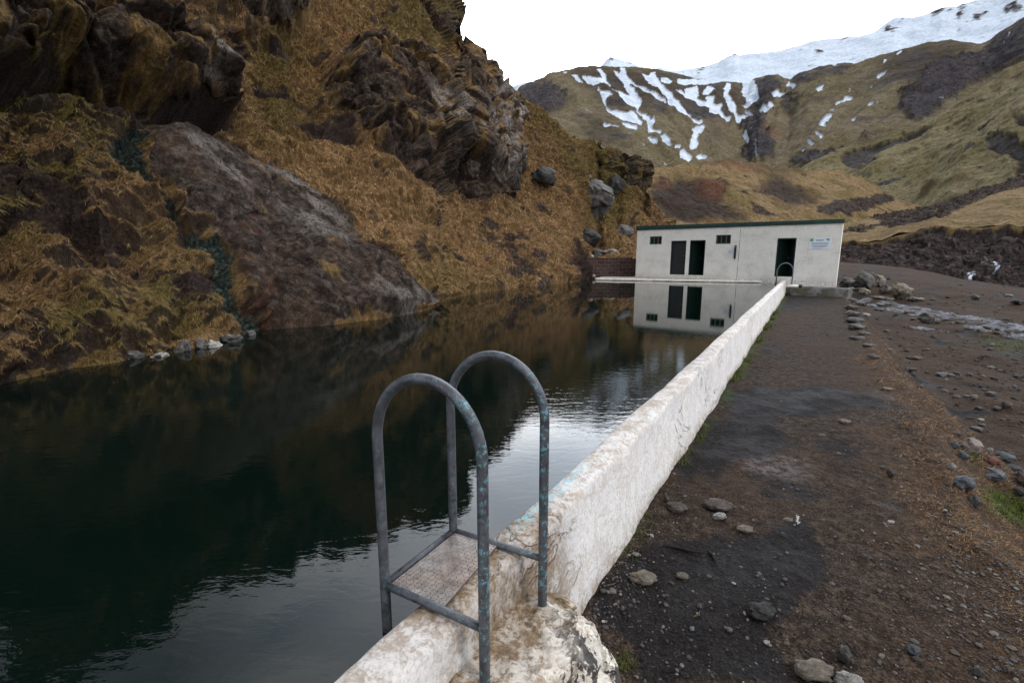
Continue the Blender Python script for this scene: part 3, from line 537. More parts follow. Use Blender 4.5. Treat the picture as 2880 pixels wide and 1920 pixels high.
def mk6(X, Y, P_, k):
    n = fbm(P_/.9, 5, 170, .65); v = np.tile(np.linspace(0, 1, 170)[:, None], (1, 620)).ravel()
    gr = sstep(.2, .55, fbm(P_/np.array([4, 4, .9]), 4, 172)+(X-2600)/1400.)*sstep(.35, .6, v)
    top = sstep(.97, 1, v+.02*n)
    return dict(rock=np.clip(1-gr-top, 0, 1)*sstep(.5, -.2, n-.25), soil=1-top, moss=gr*.5, v=v,
                light=samp(raster([W6(b) for b in ([(1900, 440), (1990, 450), (2000, 500), (2110, 500), (2100, 620), (2010, 680), (2050, 560), (1960, 500)], [(1680, 620), (1870, 600), (1860, 650), (1800, 690), (1860, 720), (1750, 725), (1770, 660)], [(1340, 345), (1390, 345), (1390, 385), (1350, 375)])], 1), X+n*5, Y)*.0+0*X,
                snow=sstep(.45, .7, samp(raster([W6(b) for b in ([(1930, 440), (1980, 450), (2000, 500), (2110, 505), (2090, 600), (2010, 670), (2040, 580), (1990, 510)], [(1700, 620), (1870, 600), (1850, 640), (1800, 680), (1860, 712), (1750, 720), (1770, 660)], [(1345, 345), (1390, 345), (1390, 380), (1350, 375)])], 1), X+n*6, Y+fbm(P_/.4, 3, 177)*6))*sstep(-.2, .1, fbm(P_/.35, 3, 178)))
def dp6(X, Y, P_, k, m):
    f1, _ = facet(P_/.8, 175); f2, _ = facet(P_/.33, 176)
    return (fbm(P_/3, 4, 173)*.5+f1*.3+f2*.14)*np.clip(1-m['v']**8, .15, 1)-.9*sstep(.75, .93, m['v'])*sstep(1, .95, m['v'])
slope('river_bank', lip, foot5, [2180, 2500, 2880, 3300], [0, 1], [[43, 46], [37, 42], [32, 40], [28, 36]], 620, 170, 2180, 3300, terrain_mat('stony_bank', .9, GM, [(.010, .008, .008), (.040, .032, .031), (.13, .11, .105), (.3, .3, .32)], 1), mk6, dp6, back=((1.005, 0.002),))

# ================================================================== GROUND: path on its embankment, gravel flat, broad valley floor
ZP, ZF = -.44, -1.25          # path level, river flat level
pe_px = Q([(1922, 662), (1942, 690), (1965, 730), (1998, 775), (2012, 812), (2060, 870), (2100, 915), (2128, 960), (2150, 1000), (2165, 1060), (2195, 1120), (2230, 1180), (2262, 1230), (2310, 1290), (2352, 1340), (2450, 1450)])
PE = np.array([atz(x, y, ZP)[:2] for x, y in pe_px]); PE = np.concatenate([[[PE[0, 0]+2.5, PE[0, 1]+5]], PE, [[PE[-1, 0]+.2, .5], [PE[-1, 0]+.2, -6]]])
_f = np.array([aty(p[0], p[1], y_) for p, y_ in zip(foot5, np.interp([p[0] for p in foot5], [2180, 2500, 2880, 3300], [43, 37, 32, 28]))])
FA, FR, FZ = np.arctan2(_f[:, 0], _f[:, 1]), np.hypot(_f[:, 0], _f[:, 1]), _f[:, 2]
def dist_edge(x, y):
    xe = np.interp(-y, -PE[:, 1], PE[:, 0]); sl_ = np.interp(-y, -PE[:, 1], np.gradient(PE[:, 0])/np.gradient(PE[:, 1]))
    return (x-xe)/np.sqrt(1+sl_**2)
def ground_z(x, y, detail=True):
    x = np.asarray(x, float); y = np.asarray(y, float); q = np.stack([x, y, 0*x], -1)
    dd = dist_edge(x, y)+perlin(q*1.1, 200)*.16+perlin(q*3.7, 201)*.06
    far = sstep(14, 26, np.hypot(x, y)); r = np.hypot(x, y)
    zf = ZF+.45*sstep(1.5, 3.2, (r-14)/8)+fbm(q/3.2, 3, 202)*.22+fbm(q*1.3, 3, 207)*.05
    zf = zf+.25*sstep(24, 40, r)
    a_ = np.arctan2(x, y); rf = np.interp(a_, FA, FR); zfo = np.interp(a_, FA, FZ)
    zf = zf+(zfo+.12-zf)*sstep(np.maximum(rf-17, 20), rf-1, r)
    zp = ZP+fbm(q*.5, 2, 203)*.025
    s = sstep(-.08, 1.15, dd); z = zp*(1-s)+zf*s
    z += .05*np.exp(-((dd+.02)/.16)**2)
    if detail: z = z+fbm(q*3.2, 4, 205)*.018+fbm(q*14, 3, 206)*.008*np.clip(6/np.maximum(r, 1), .3, 1)
    return z, dd
na, nr_ = 820, 900
A = np.radians(np.linspace(-25, 62, na)); Rr = np.geomspace(.55, 75, nr_)
AA, RRr = np.meshgrid(A, Rr); gx, gy = RRr*np.sin(AA), RRr*np.cos(AA)
gz, gd = ground_z(gx.ravel(), gy.ravel())
GP = np.stack([gx.ravel(), gy.ravel(), gz], -1); q2 = GP*np.array([1, 1, 0])
wall_x = .614*GP[:, 1]-.947
# pull the soil under the pool: nothing of it may show above the water
inpool = GP[:, 0] < wall_x-.05
GP[:, 2] = np.where(inpool, -1.4, GP[:, 2])
behind = (GP[:, 0]*math.sin(R(31.5))+GP[:, 1]*math.cos(R(31.5))) > 24.2
# seen position of each point, for patches (dark wet earth, ash, pale grit)
cy = GP[:, 1]*cp-(GP[:, 2]-EYE)*sp; cz = GP[:, 1]*sp+(GP[:, 2]-EYE)*cp; cy = np.maximum(cy, .05)
gX = 1440+F*GP[:, 0]/cy; gY = 960-F*cz/cy
n = fbm(q2*1.3, 5, 210, .6); n2 = fbm(q2*1.3+20, 5, 211, .6); r_ = np.hypot(GP[:, 0], GP[:, 1]); kk = np.clip(5/r_, .15, 1)
Z5 = lambda L_: [(1600+x/1.8375, 1200+y/1.8375) for x, y in L_]; Z6 = lambda L_: [(2100+x/1.704, 580+y/1.704) for x, y in L_]
dampP = [Z6([(0, 835), (150, 865), (300, 862), (450, 885), (640, 880), (790, 950), (760, 1000), (560, 985), (400, 985), (280, 1000), (150, 985), (130, 1060), (200, 1120), (100, 1200), (0, 1200), (-100, 1300), (-200, 1400), (-120, 1000)]), Z6([(240, 1085), (380, 1110), (500, 1170), (500, 1260), (400, 1180), (280, 1130)]), Z6([(90, 670), (200, 690), (190, 720), (100, 710)]), Z6([(180, 430), (440, 440), (420, 470), (250, 480), (150, 520)]), Z6([(240, 600), (330, 600), (320, 625), (260, 620)]),
         Z5([(640, 20), (1130, 20), (1050, 60), (760, 160), (760, 200), (580, 320), (480, 420), (560, 280)]), Z5([(480, 560), (900, 560), (1250, 500), (1300, 640), (1350, 780), (1200, 900), (1000, 1100), (1200, 1323), (300, 1323), (250, 1100), (120, 960), (230, 760), (300, 640)]), Z5([(1640, 330), (1760, 340), (1760, 430), (1650, 420)]), Z5([(860, 250), (1150, 330), (1350, 340), (1200, 400), (960, 350)]), Z5([(1180, 30), (1330, 60), (1460, 140), (1250, 120)])]
ashP = [Z5(blob(1060, 215, 150, 45, 15))]
damp = samp(raster(dampP, 5), gX+n*60*kk+n2*10, gY+n2*45*kk); ash = samp(raster(ashP, 9), gX+n*60, gY+n2*40)
grav = np.clip(sstep(-.9, -.1, gd)*sstep(1.2, .3, gd)*.7+sstep(.0, .5, fbm(q2*.7, 4, 213))*.6, 0, 1)
greenP = [Z6([(1110, 1360), (1250, 1390), (1400, 1440), (1400, 1560), (1250, 1500), (1150, 1440)]), Z6([(1040, 620), (1400, 680), (1400, 700), (1180, 660)]), Z6([(1060, 1160), (1110, 1180), (1090, 1230), (1060, 1220)])]
green = np.clip(samp(raster(greenP, 4), gX+n*20, gY+n2*15)*1.2, 0, 1)*(gd > -.1)
wallfoot = sstep(.22, .02, np.abs(GP[:, 0]-wall_x)*.85)*sstep(4, 9, r_); green = np.clip(green+wallfoot*sstep(-.3, .3, n2), 0, 1)
litter = sstep(-.6, -.05, gd+n*.6)*sstep(.9, .3, gd+n*.3)*sstep(17, 10, r_)*.85
litter = np.clip(litter+sstep(.25, .6, fbm(q2*.9+60, 4, 216))*.5*(gd < -.3)*0, 0, 1)
browne = np.clip(sstep(-.3, .4, fbm(q2*.45, 3, 217))*.8+sstep(.3, 1.2, gd)*.7, 0, 1); damp = damp*(gd < .6)+(gd > .3)*sstep(.12, .4, fbm(q2*np.array([.5, .9, 1]), 4, 219))*.7
M = NT('earth', .95, .10); a1, a2, a3, a4 = M.attr('m1'); b1, b2, b3, b4 = M.attr('m2')
v1 = M.vor(26); v2 = M.vor(70); vc = M.vor(26, out='Color'); nn = M.noise(3, 6, .65); nf = M.noise(60, 5, .7); nm = M.noise(14, 5, .7)
soil = M.ramp(M.math('ADD', M.math('MULTIPLY', nf, .5), M.math('MULTIPLY', nm, .5)), [(.36, (.005, .0035, .0025)), (.5, (.027, .018, .0125)), (.66, (.105, .077, .055))])
soil = M.mix(M.math('MULTIPLY', b1, .7), soil, M.ramp(nf, [(.35, (.012, .007, .0045)), (.65, (.080, .048, .029))]))
peb = M.ramp(v2, [(.12, 1.), (.3, 0.)]); pc = M.ramp(M.noise(70, 1), [(.4, (.03, .028, .03)), (.6, (.21, .19, .18))])
soil = M.mix(M.math('MULTIPLY', peb, M.math('ADD', M.math('MULTIPLY', a2, .6), .25)), soil, pc)
dampc = M.ramp(nf, [(.35, (.003, .0026, .0028)), (.55, (.010, .0085, .0085)), (.75, (.040, .034, .033))])
c = M.mix(M.math('MULTIPLY', a1, .92), soil, dampc)
c = M.mix(M.math('MULTIPLY', a3, M.ramp(nm, [(.42, 0.), (.58, .8)])), c, (.17, .16, .165))
lit = M.ramp(M.noise(45, 4, .7, 1.5, scale=(1, .35, 1)), [(.35, (.016, .010, .006)), (.5, (.060, .034, .018)), (.66, (.17, .105, .055))])
c = M.mix(M.math('MULTIPLY', b2, M.ramp(nm, [(.35, .25), (.6, 1.)])), c, lit)
c = M.mix(M.math('MULTIPLY', a4, M.ramp(nm, [(.4, .3), (.55, 1.)])), c, M.ramp(nf, [(.35, (.015, .028, .004)), (.65, (.07, .11, .015))]))
M.col(c); M.rough(M.mix(M.math('MULTIPLY', a1, M.ramp(nn, [(.4, .2), (.6, 1.)])), (.95,)*3, (.62,)*3))
M.bump(nm, .03); M.bump(nf, .012); M.bump(v2, -.006); M.bump(nn, .03)
M_earth = M.m
me = np_mesh('ground', GP, grid_faces(nr_, na)); me.flip_normals()
damp = sstep(.1, .8, damp+n*.3+n2*.1); set_attr(me, 'm1', [damp, grav, ash, green]); set_attr(me, 'm2', [browne, litter, damp*0, damp*0])
fl = me.polygons
tag(link('ground', me, M_earth), kind='structure')
# the valley floor, out to the horizon under the hills
me = np_mesh('valley_floor', [(-9000, -9000, -2.2), (9000, -9000, -2.2), (9000, 9000, -2.2), (-9000, 9000, -2.2)], [(0, 1, 2, 3)])
set_attr(me, 'm1', [0, 0, 0, 0]); set_attr(me, 'm2', [1, 0, 0, 0]); tag(link('valley_floor', me, M_earth), kind='structure')

# ================================================================== WATER
U = Vector((math.sin(R(31.5)), math.cos(R(31.5)), 0)); NL = Vector((-U.y, U.x, 0))   # along the pool wall; to its left
M = NT('pool_water', .02, .5); M.b.inputs['IOR'].default_value = 1.333
M.col(M.mix(M.noise(.25, 3), (.0009, .0030, .0022), (.0015, .0052, .0036)))
wv = M.noise(7, 3, .55, .5, scale=(1, 2.3, 1)); wv2 = M.noise(24, 3, .5, .3, scale=(1, 1.9, 1)); big = M.math('MULTIPLY', M.ramp(M.noise(.16, 3, .5), [(.42, .25), (.62, 1.)]), M.ramp(M.math('MULTIPLY', M.sep()[1], .05), [(.12, 1.), (.27, .55), (.48, .12)]))
M.bump(M.math('MULTIPLY', wv, big), .0026); M.bump(M.math('MULTIPLY', wv2, big), .0006); M.bump(M.math('MULTIPLY', M.noise(1.3, 2), big), .003)
me = np_mesh('water', [(-14, -4, 0), (-1.15+.61*-4, -4, 0), (-1.12+.61*22.3, 22.3, 0), (14, 40, -.0), (-6, 40, 0), (-30, 20, 0)][:6], np.array([(0, 1, 2, 3), (0, 3, 4, 5)]), False)
tag(link('water', me, M.m), kind='structure')

# ================================================================== POOL WALL
def plaster(name, white, stain, brown=.5):
    m = NT(name, .85, .3); s1, s2, s3, s4 = m.attr('st')
    n1 = m.noise(7, 9, .74, .5); n2_ = m.noise(44, 6, .72, .3); n3 = m.noise(1.4, 4, .6); n4 = m.noise(120, 3, .6)
    w_ = m.ramp(n2_, [(.3, tuple(v*.78 for v in white)), (.6, white)])
    c_ = m.mix(m.math('MULTIPLY', m.ramp(m.math('ADD', m.math('MULTIPLY', n1, .62), m.math('MULTIPLY', n2_, .38)), [(.46, 1.), (.53, 0.)]), m.math('ADD', brown, s1)), w_, stain)
    c_ = m.mix(m.math('MULTIPLY', m.ramp(n3, [(.5, 0.), (.62, .6)]), .8), c_, m.mix(.5, c_, (.40, .41, .43)))
    c_ = m.mix(m.math('MULTIPLY', s1, m.ramp(n1, [(.4, 1.), (.7, .35)])), c_, m.ramp(n2_, [(.35, (.055, .034, .017)), (.6, (.23, .16, .10))]))
    c_ = m.mix(m.math('MULTIPLY', s2, m.ramp(m.noise(11, 6, .7, .6), [(.50, 0.), (.525, 1.)])), c_, m.ramp(n2_, [(.4, (.012, .011, .012)), (.7, (.07, .06, .06))]))
    c_ = m.mix(m.math('MULTIPLY', s3, m.ramp(m.noise(30, 5, .7), [(.5, 0.), (.54, 1.)])), c_, (.22, .42, .48))
    c_ = m.mix(m.math('MULTIPLY', s4, m.ramp(n1, [(.4, .3), (.6, .9)])), c_, (.055, .045, .02))
    cn = m.noise(1.1, 5, .6, 1.2, scale=(1, 1, 1.6)); crk = m.math('MULTIPLY', m.ramp(m.math('ABSOLUTE', m.math('SUBTRACT', cn, .5)), [(.0015, 1.), (.006, 0.)]), m.ramp(m.noise(.8, 3), [(.52, 0.), (.58, 1.)])); c_ = m.mix(m.math('MULTIPLY', crk, .75), c_, (.09, .065, .05)); m.bump(crk, -.01)
    m.col(c_); m.bump(n1, .012); m.bump(n2_, .006); m.bump(n4, .0015); return m.m
M_wall = plaster('flaking_white_wall', (.69, .665, .645), (.40, .33, .265), .34)
ZT = .16
def wall_profile(s, rnd=True):
    """cross-section points (left offset from ridge line, z) at distance s along the wall"""
    return [(.30, -.6), (.172, -.25), (.168, .10), (.162, ZT-.018), (.148, ZT-.004), (.120, ZT), (.09, ZT+.002), (.06, ZT), (.03, ZT-.001), (.012, ZT-.008), (.0, ZT-.022), (-.004, ZT-.06), (-.010, .03), (-.018, -.06), (-.028, -.15), (-.036, -.24), (-.044, -.33), (-.052, -.40), (-.06, -.46), (-.07, -.75)]
ss = np.concatenate([np.arange(-1.2, 4, .018), np.geomspace(4, 26.2, 420)]); ridge0 = np.array([-1.0095*U.y*U.y, 1.0095*U.y*U.x])   # foot of the ridge line nearest the camera axis
prof = []
base = wall_profile(0); fine = []
for a, b in zip(base, base[1:]):
    L_ = math.hypot(b[0]-a[0], b[1]-a[1]); nsub = max(1, int(L_/.03))
    for j in range(nsub): fine.append((a[0]+(b[0]-a[0])*j/nsub, a[1]+(b[1]-a[1])*j/nsub))
fine.append(base[-1]); fine = np.array(fine)
org = np.array([-1.0095*math.cos(R(31.5))**2, 1.0095*math.sin(R(31.5))*math.cos(R(31.5))])
PW = np.zeros((len(ss), len(fine), 3)); ux, uy = U.x, U.y; lx, ly = -uy, ux
for i, s in enumerate(ss):
    PW[i, :, 0] = org[0]+ux*s+lx*fine[:, 0]; PW[i, :, 1] = org[1]+uy*s+ly*fine[:, 0]; PW[i, :, 2] = fine[:, 1]
sg = np.repeat(ss, len(fine)); fo = np.tile(fine[:, 0], len(ss)); fz = np.tile(fine[:, 1], len(ss)); Pw = PW.reshape(-1, 3)
side = sstep(.02, -.01, fo)
lat = perlin(np.stack([sg*.9, sg*0, sg*0+.5], -1), 300)*.018+perlin(np.stack([sg*3, sg*0, sg*0+.5], -1), 301)*.006
ver = perlin(np.stack([sg*.6, sg*0+4, sg*0], -1), 302)*.012
ed = perlin(np.stack([sg*5, fo*8, fz*3], -1), 303)*.007+fbm(Pw*24, 3, 304)*.0028
vert = sstep(-.45, -.3, -fz)*perlin(np.stack([sg*1.6, sg*0, fz*0], -1), 306)*.03
outw = np.where(fo > .085, 1, -1)*np.where(np.abs(fz-ZT) < .03, .4, 1)
off = lat*(1-.0*side)+ed*outw+vert*side
Pw[:, 0] += lx*off; Pw[:, 1] += ly*off; Pw[:, 2] += ver*(fz > 0)+ed*(np.abs(fz-ZT) < .03)*.7
me = np_mesh('pool_wall', np.concatenate([Pw]), grid_faces(len(ss), len(fine))); 
brn = np.clip(sstep(2.1, 1.5, sg)*sstep(.9, 1.2, sg)*.9+sstep(-.30, -.46, fz)*.6+.42*(1-side)*sstep(30, 3, sg), 0, 1)
trq = sstep(1.45, 1.75, sg)*sstep(2.5, 2.1, sg)*sstep(.05, .12, fo)*.9+sstep(3.2, 3.3, sg)*sstep(3.9, 3.7, sg)*sstep(.04, .0, np.abs(fo-.02))*.25
alg_ = sstep(.06, .0, fz)*(fo > .1)
set_attr(me, 'st', [brn, sg*0, trq, alg_])
tag(link('pool_wall', me, M_wall), 'long low white plastered concrete wall between the dark pool and the dirt path', 'wall')

# ------------------------------------------------------------------ rough concrete lump the near ladder stands in
foot_px = [(1310, 1925), (1345, 1830), (1395, 1760), (1450, 1700), (1500, 1660), (1551, 1640), (1600, 1676), (1650, 1722), (1704, 1783), (1742, 1812), (1780, 1865), (1800, 1925), (1790, 2080), (1650, 2300), (1400, 2400), (1250, 2200)]
def wcoord(x, y): return (x-org[0])*ux+(y-org[1])*uy, (x-org[0])*lx+(y-org[1])*ly       # along, left
gs = np.linspace(.15, 1.75, 260); gl = np.linspace(.03, -.8, 150)
GS, GL = np.meshgrid(gs, gl, indexing='ij')
# width of the lump along the wall and its surface height
wid = np.interp(gs, [.15, .5, .9, 1.15, 1.35, 1.5, 1.6, 1.68, 1.75], [.62, .64, .64, .64, .62, .57, .44, .25, .03])
wid = wid+perlin(np.stack([gs*5, gs*0, gs*0], -1), 310)*.03
tt = np.clip(-GL/np.maximum(wid[:, None], .02), 0, 3)
top = np.interp(gs, [.15, .9, 1.25, 1.5, 1.66, 1.75], [.02, .0, -.012, -.03, -.12, -.4])[:, None]
q = np.stack([GS*1.0, GL, GS*0], -1).reshape(-1, 3)
lumpn = (fbm(q*6, 4, 311)*.045+fbm(q*18, 4, 312)*.022+facet(q*9, 313)[0]*.03).reshape(GS.shape)
drop = np.clip(tt, 0, 1)**3.2*.44+np.clip(tt-.95, 0, 2)*1.2
Zl = np.maximum(top-drop+lumpn*np.clip(tt*2.2, .15, 1), -.62)
PL = np.stack([org[0]+ux*GS+lx*(GL-.0), org[1]+uy*GS+ly*GL, Zl], -1)
ov = lumpn*np.clip(tt, 0, 1)*1.2; PL[..., 0] += -lx*ov; PL[..., 1] += -ly*ov
me = np_mesh('concrete_footing', PL.reshape(-1, 3), grid_faces(len(gs), len(gl)))
qq = PL.reshape(-1, 3); bl = np.clip(sstep(.12, .5, tt.ravel())*sstep(-.35, .15, fbm(qq*4, 3, 315)+.2), 0, 1)
set_attr(me, 'st', [sstep(.55, .1, tt.ravel())*.95+.08, bl*.95, bl*0, bl*0])
tag(link('concrete_footing', me, plaster('lichened_concrete', (.70, .66, .59), (.29, .21, .13), .45)), 'rough lumpy concrete footing with flaking white and black crust holding the near ladder rails', 'footing')

# ================================================================== LADDER
def metal(name, dark, flecks=1.0):
    m = NT(name, .42, .5); n1 = m.noise(26, 6, .7, .3); n2_ = m.noise(90, 5, .75, .2, scale=(1, 1, .6)); z = m.sep()[2]
    c_ = m.ramp(n1, [(.35, tuple(v*.6 for v in dark)), (.65, tuple(v*1.6 for v in dark))])
    c_ = m.mix(m.ramp(n2_, [(.60, 0.), (.66, .5)]), c_, (.24, .25, .27))
    f = m.math('MULTIPLY', m.ramp(m.noise(42, 5, .8), [(.54, 0.), (.56, 1.)]), m.ramp(m.noise(5.5, 4), [(.36, .0), (.50, flecks)]))
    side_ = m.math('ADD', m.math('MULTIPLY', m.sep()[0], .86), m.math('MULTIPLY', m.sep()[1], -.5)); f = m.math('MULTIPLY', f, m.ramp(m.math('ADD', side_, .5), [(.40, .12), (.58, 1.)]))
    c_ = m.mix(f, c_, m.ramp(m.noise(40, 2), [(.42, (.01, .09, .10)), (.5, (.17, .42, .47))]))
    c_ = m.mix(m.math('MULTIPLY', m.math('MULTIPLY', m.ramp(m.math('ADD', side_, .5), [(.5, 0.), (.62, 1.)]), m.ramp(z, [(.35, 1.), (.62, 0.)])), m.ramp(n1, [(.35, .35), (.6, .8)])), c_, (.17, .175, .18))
    m.col(c_); m.b.inputs['Metallic'].default_value = .35; m.rough(m.ramp(n1, [(.3, .3), (.7, .6)])); m.bump(n2_, .0012); m.bump(f, .0012); return m.m
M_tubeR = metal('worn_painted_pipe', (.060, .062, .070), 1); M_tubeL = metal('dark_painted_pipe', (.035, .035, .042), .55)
LX, LY = -.092*1.0, 1.327
A_r = Vector((-.092, 1.327, 0)); B_r = Vector((.114, 1.692, 0))
rt = aty(1358, 1770, 1.327)
pr = .0175
def bar_pt(pxy, z): v = atz(pxy[0], pxy[1], z); return Vector((v[0], v[1], z))
ZB = ZT+.018
Ar, Al, Br, Bl = bar_pt((1362, 1768), ZB), bar_pt((1083, 1643), ZB), bar_pt((1527, 1570), ZB), bar_pt((1275, 1492), ZB)
lad = empty('pool_ladder', ((Ar+Br)/2*1.0).to_tuple()[:2]+(0,), 'near pool ladder with two hooped pipe handrails and a brown tread plate over the wall', 'ladder')
lo = Vector(lad.location)
def hoop(a, b, z_a, z_b, ztop, r, bulge=0):
    """b = landward foot, a = water side foot"""
    a = Vector(a); b = Vector(b); half = (b-a).length/2; mid = (a+b)/2; d_ = (b-a).normalized(); pts = []
    zs = ztop-half*1.08
    for k in range(9): pts.append(Vector((a.x, a.y, z_a+(zs-z_a)*k/8)))
    for k in range(1, 24):
        t = math.pi*k/24; pts.append(Vector((mid.x, mid.y, 0))+d_*(-math.cos(t)*half)+Vector((0, 0, zs+math.sin(t)*half*1.08)))
    for k in range(9): pts.append(Vector((b.x, b.y, zs+(z_b-zs)*k/8)))
    return pts
def crest_z(p, a, b):
    m_ = (a+b)/2; r_0 = rays(*p); return EYE+r_0[2]*m_.y/r_0[1]
zA, zB_ = crest_z((1192, 1066), Al, Ar), crest_z((1388, 999), Bl, Br)
print('LADDER', Ar, Al, Br, Bl, zA, zB_)
for a, b, zt in ((Al, Ar, zA), (Bl, Br, zB_)):
    h = MB(); h.tube([p-lo for p in hoop(a, b, -1.1, -.12, zt, pr)], pr, 18); h.build('handrail', M_tubeR, lad, True)
for a, b in ((Al, Ar), (Bl, Br)): MB().tube([a-lo, (a+b)/2-lo+Vector((0, 0, .001)), b-lo], .0135, 14).build('side_bar', M_tubeR, lad, True)
MB().tube([Al-lo, Bl-lo], .0135, 14).build('cross_bar', M_tubeL, lad, True)
# tread plate of checker steel
dA, dB = (Ar-Al), (Br-Bl)
c0, c1 = Al+dA*.045, Bl+dB*.045; c2, c3 = Bl+dB*.53, Al+dA*.60
pm = MB(); zt_ = ZB+.004-lo.z
P4 = [Vector((v.x-lo.x, v.y-lo.y, zt_)) for v in (c0, c1, c2, c3)]
ins = (P4[1]-P4[0]).normalized()*.014; P4 = [P4[0]+ins, P4[1]-ins, P4[2]-ins, P4[3]+ins]
pm.hexa([p-Vector((0, 0, .006)) for p in P4]+P4)
nu_, nv_ = 20, 13
for i in range(nu_):
    for j in range(nv_):
        u_, v_ = (i+.5)/nu_, (j+.5)/nv_; cpt = P4[0]*(1-u_)*(1-v_)+P4[1]*u_*(1-v_)+P4[2]*u_*v_+P4[3]*(1-u_)*v_
        ang = math.atan2(ins.y, ins.x)+(R(38) if (i+j) % 2 else R(-38)); e1 = Vector((math.cos(ang), math.sin(ang), 0))*.0085; e2 = Vector((-math.sin(ang), math.cos(ang), 0))*.0022
        vs = [pm.bm.verts.new(p) for p in (cpt-e1+Vector((0, 0, .0002)), cpt+e2+Vector((0, 0, .0002)), cpt+e1+Vector((0, 0, .0002)), cpt-e2+Vector((0, 0, .0002)), cpt-e1*.5+Vector((0, 0, .002)), cpt+e1*.5+Vector((0, 0, .002)))]
        for f in ((0, 4, 1), (1, 4, 5), (1, 5, 2), (2, 5, 3), (3, 5, 4), (3, 4, 0)): pm.bm.faces.new([vs[k] for k in f])
m = NT('rusty_tread_plate', .38, .5); n1 = m.noise(22, 6, .7); n2_ = m.noise(5, 3)
m.col(m.mix(m.ramp(n2_, [(.4, 0.), (.65, 1.)]), m.ramp(n1, [(.35, (.055, .038, .030)), (.65, (.17, .125, .098))]), m.ramp(n1, [(.35, (.10, .10, .095)), (.65, (.24, .22, .20))])))
m.b.inputs['Metallic'].default_value = .4; m.rough(m.ramp(n2_, [(.3, .25), (.7, .55)])); m.bump(n1, .001)
pm.build('tread_plate', m.m, lad)
# ladder rungs under water level, between the two water side rails
for z in (-.1, -.38): MB().tube([Al-lo+Vector((0, 0, z-ZB)), Bl-lo+Vector((0, 0, z-ZB))], .013, 12).build('rung', M_tubeL, lad, True)

# ================================================================== BATHHOUSE
BL = atz(1787, 776, ZT); YL = BL[1]
zroofL = aty(1792.7, 648, YL)[2]
r0 = rays(2371.5, 627.4); tR = (zroofL-EYE)/r0[2]; BR = r0*tR+np.array([0, 0, EYE])
u = np.array([BR[0]-BL[0], BR[1]-BL[1]]); Wd = np.hypot(*u); u = u/Wd
print('BUILDING', BL, BR, Wd, 'angle', math.degrees(math.atan2(-u[1], u[0])), 'roof', zroofL)
nrm = np.array([u[1], -u[0]])                    # towards the camera
dv = np.array([U.x, U.y])                        # side walls recede along the pool's direction
def fac(px_, py_):
    r = rays(px_, py_); t = np.dot(BL[:2], nrm)/np.dot(r[:2], nrm); p = r*t; return float(np.dot(p[:2]-BL[:2], u)), float(p[2]+EYE)
bh = empty('bathhouse', (BL[0], BL[1], 0), 'white plastered bathhouse with flat green edged roof and open dark doorways at the pool end', 'building', math.atan2(u[1], u[0]))
Mi = bh.matrix_world.inverted() if False else None
def loc(s, d_, z):
    """house frame: s along the front, d_ depth behind the front (square), z up"""
    return Vector((s, d_, z))
h_roof = zroofL; zbL = fac(1787, 776)[1]; zbR = fac(2351, 796)[1]
rect = lambda a, b, c_, d_: (min(fac(*a)[0], fac(*c_)[0]), max(fac(*b)[0], fac(*d_)[0]), (fac(*c_)[1]+fac(*d_)[1])/2, (fac(*a)[1]+fac(*b)[1])/2)
win1 = rect((1827, 665), (1860.5, 664), (1827, 688), (1860.5, 687)); win2 = rect((2014, 661), (2055, 660), (2014, 686.5), (2054.5, 686))
dr1 = rect((1888, 677), (1926, 677), (1886.5, 772), (1925, 773)); dr2 = rect((1941, 676), (1980, 675.2), (1939, 773.3), (1978, 774.8)); dr3 = rect((2187, 670), (2236, 669), (2184, 778), (2230, 778))
ops_ = [win1, win2, dr1, dr2, dr3]; print('openings', [tuple(round(v, 2) for v in o) for o in ops_])
TH = .22; skew = float(np.dot(dv, u)/np.dot(dv, -nrm))       # sideways shift of the side walls per metre of depth
xs_ = sorted({0., Wd}|{o[0] for o in ops_}|{o[1] for o in ops_}|set(np.linspace(.4, Wd-.4, 14).round(3))); zlo = min(zbL, zbR)-.55
zs_ = sorted({zlo, h_roof}|{o[2] for o in ops_}|{o[3] for o in ops_})
bm = bmesh.new(); vc_ = {}
def V_(s, d_, z):
    k = (round(s, 4), round(d_, 4), round(z, 4))
    if k not in vc_: vc_[k] = bm.verts.new((s, d_, z))
    return vc_[k]
def solid(i, j):
    if not (0 <= i < len(xs_)-1 and 0 <= j < len(zs_)-1): return False
    cx, cz_ = (xs_[i]+xs_[i+1])/2, (zs_[j]+zs_[j+1])/2
    return not any(o[0] < cx < o[1] and o[2] < cz_ < o[3] for o in ops_)
for i in range(len(xs_)-1):
    for j in range(len(zs_)-1):
        if not solid(i, j): continue
        a, b, c_, d_ = xs_[i], xs_[i+1], zs_[j], zs_[j+1]
        bm.faces.new((V_(a, 0, c_), V_(b, 0, c_), V_(b, 0, d_), V_(a, 0, d_))); bm.faces.new((V_(a, TH, c_), V_(a, TH, d_), V_(b, TH, d_), V_(b, TH, c_)))
        if not solid(i-1, j): bm.faces.new((V_(a, 0, c_), V_(a, 0, d_), V_(a, TH, d_), V_(a, TH, c_)))
        if not solid(i+1, j): bm.faces.new((V_(b, 0, c_), V_(b, TH, c_), V_(b, TH, d_), V_(b, 0, d_)))
        if not solid(i, j-1): bm.faces.new((V_(a, 0, c_), V_(a, TH, c_), V_(b, TH, c_), V_(b, 0, c_)))
        if not solid(i, j+1): bm.faces.new((V_(a, 0, d_), V_(b, 0, d_), V_(b, TH, d_), V_(a, TH, d_)))
bmesh.ops.recalc_face_normals(bm, faces=bm.faces)
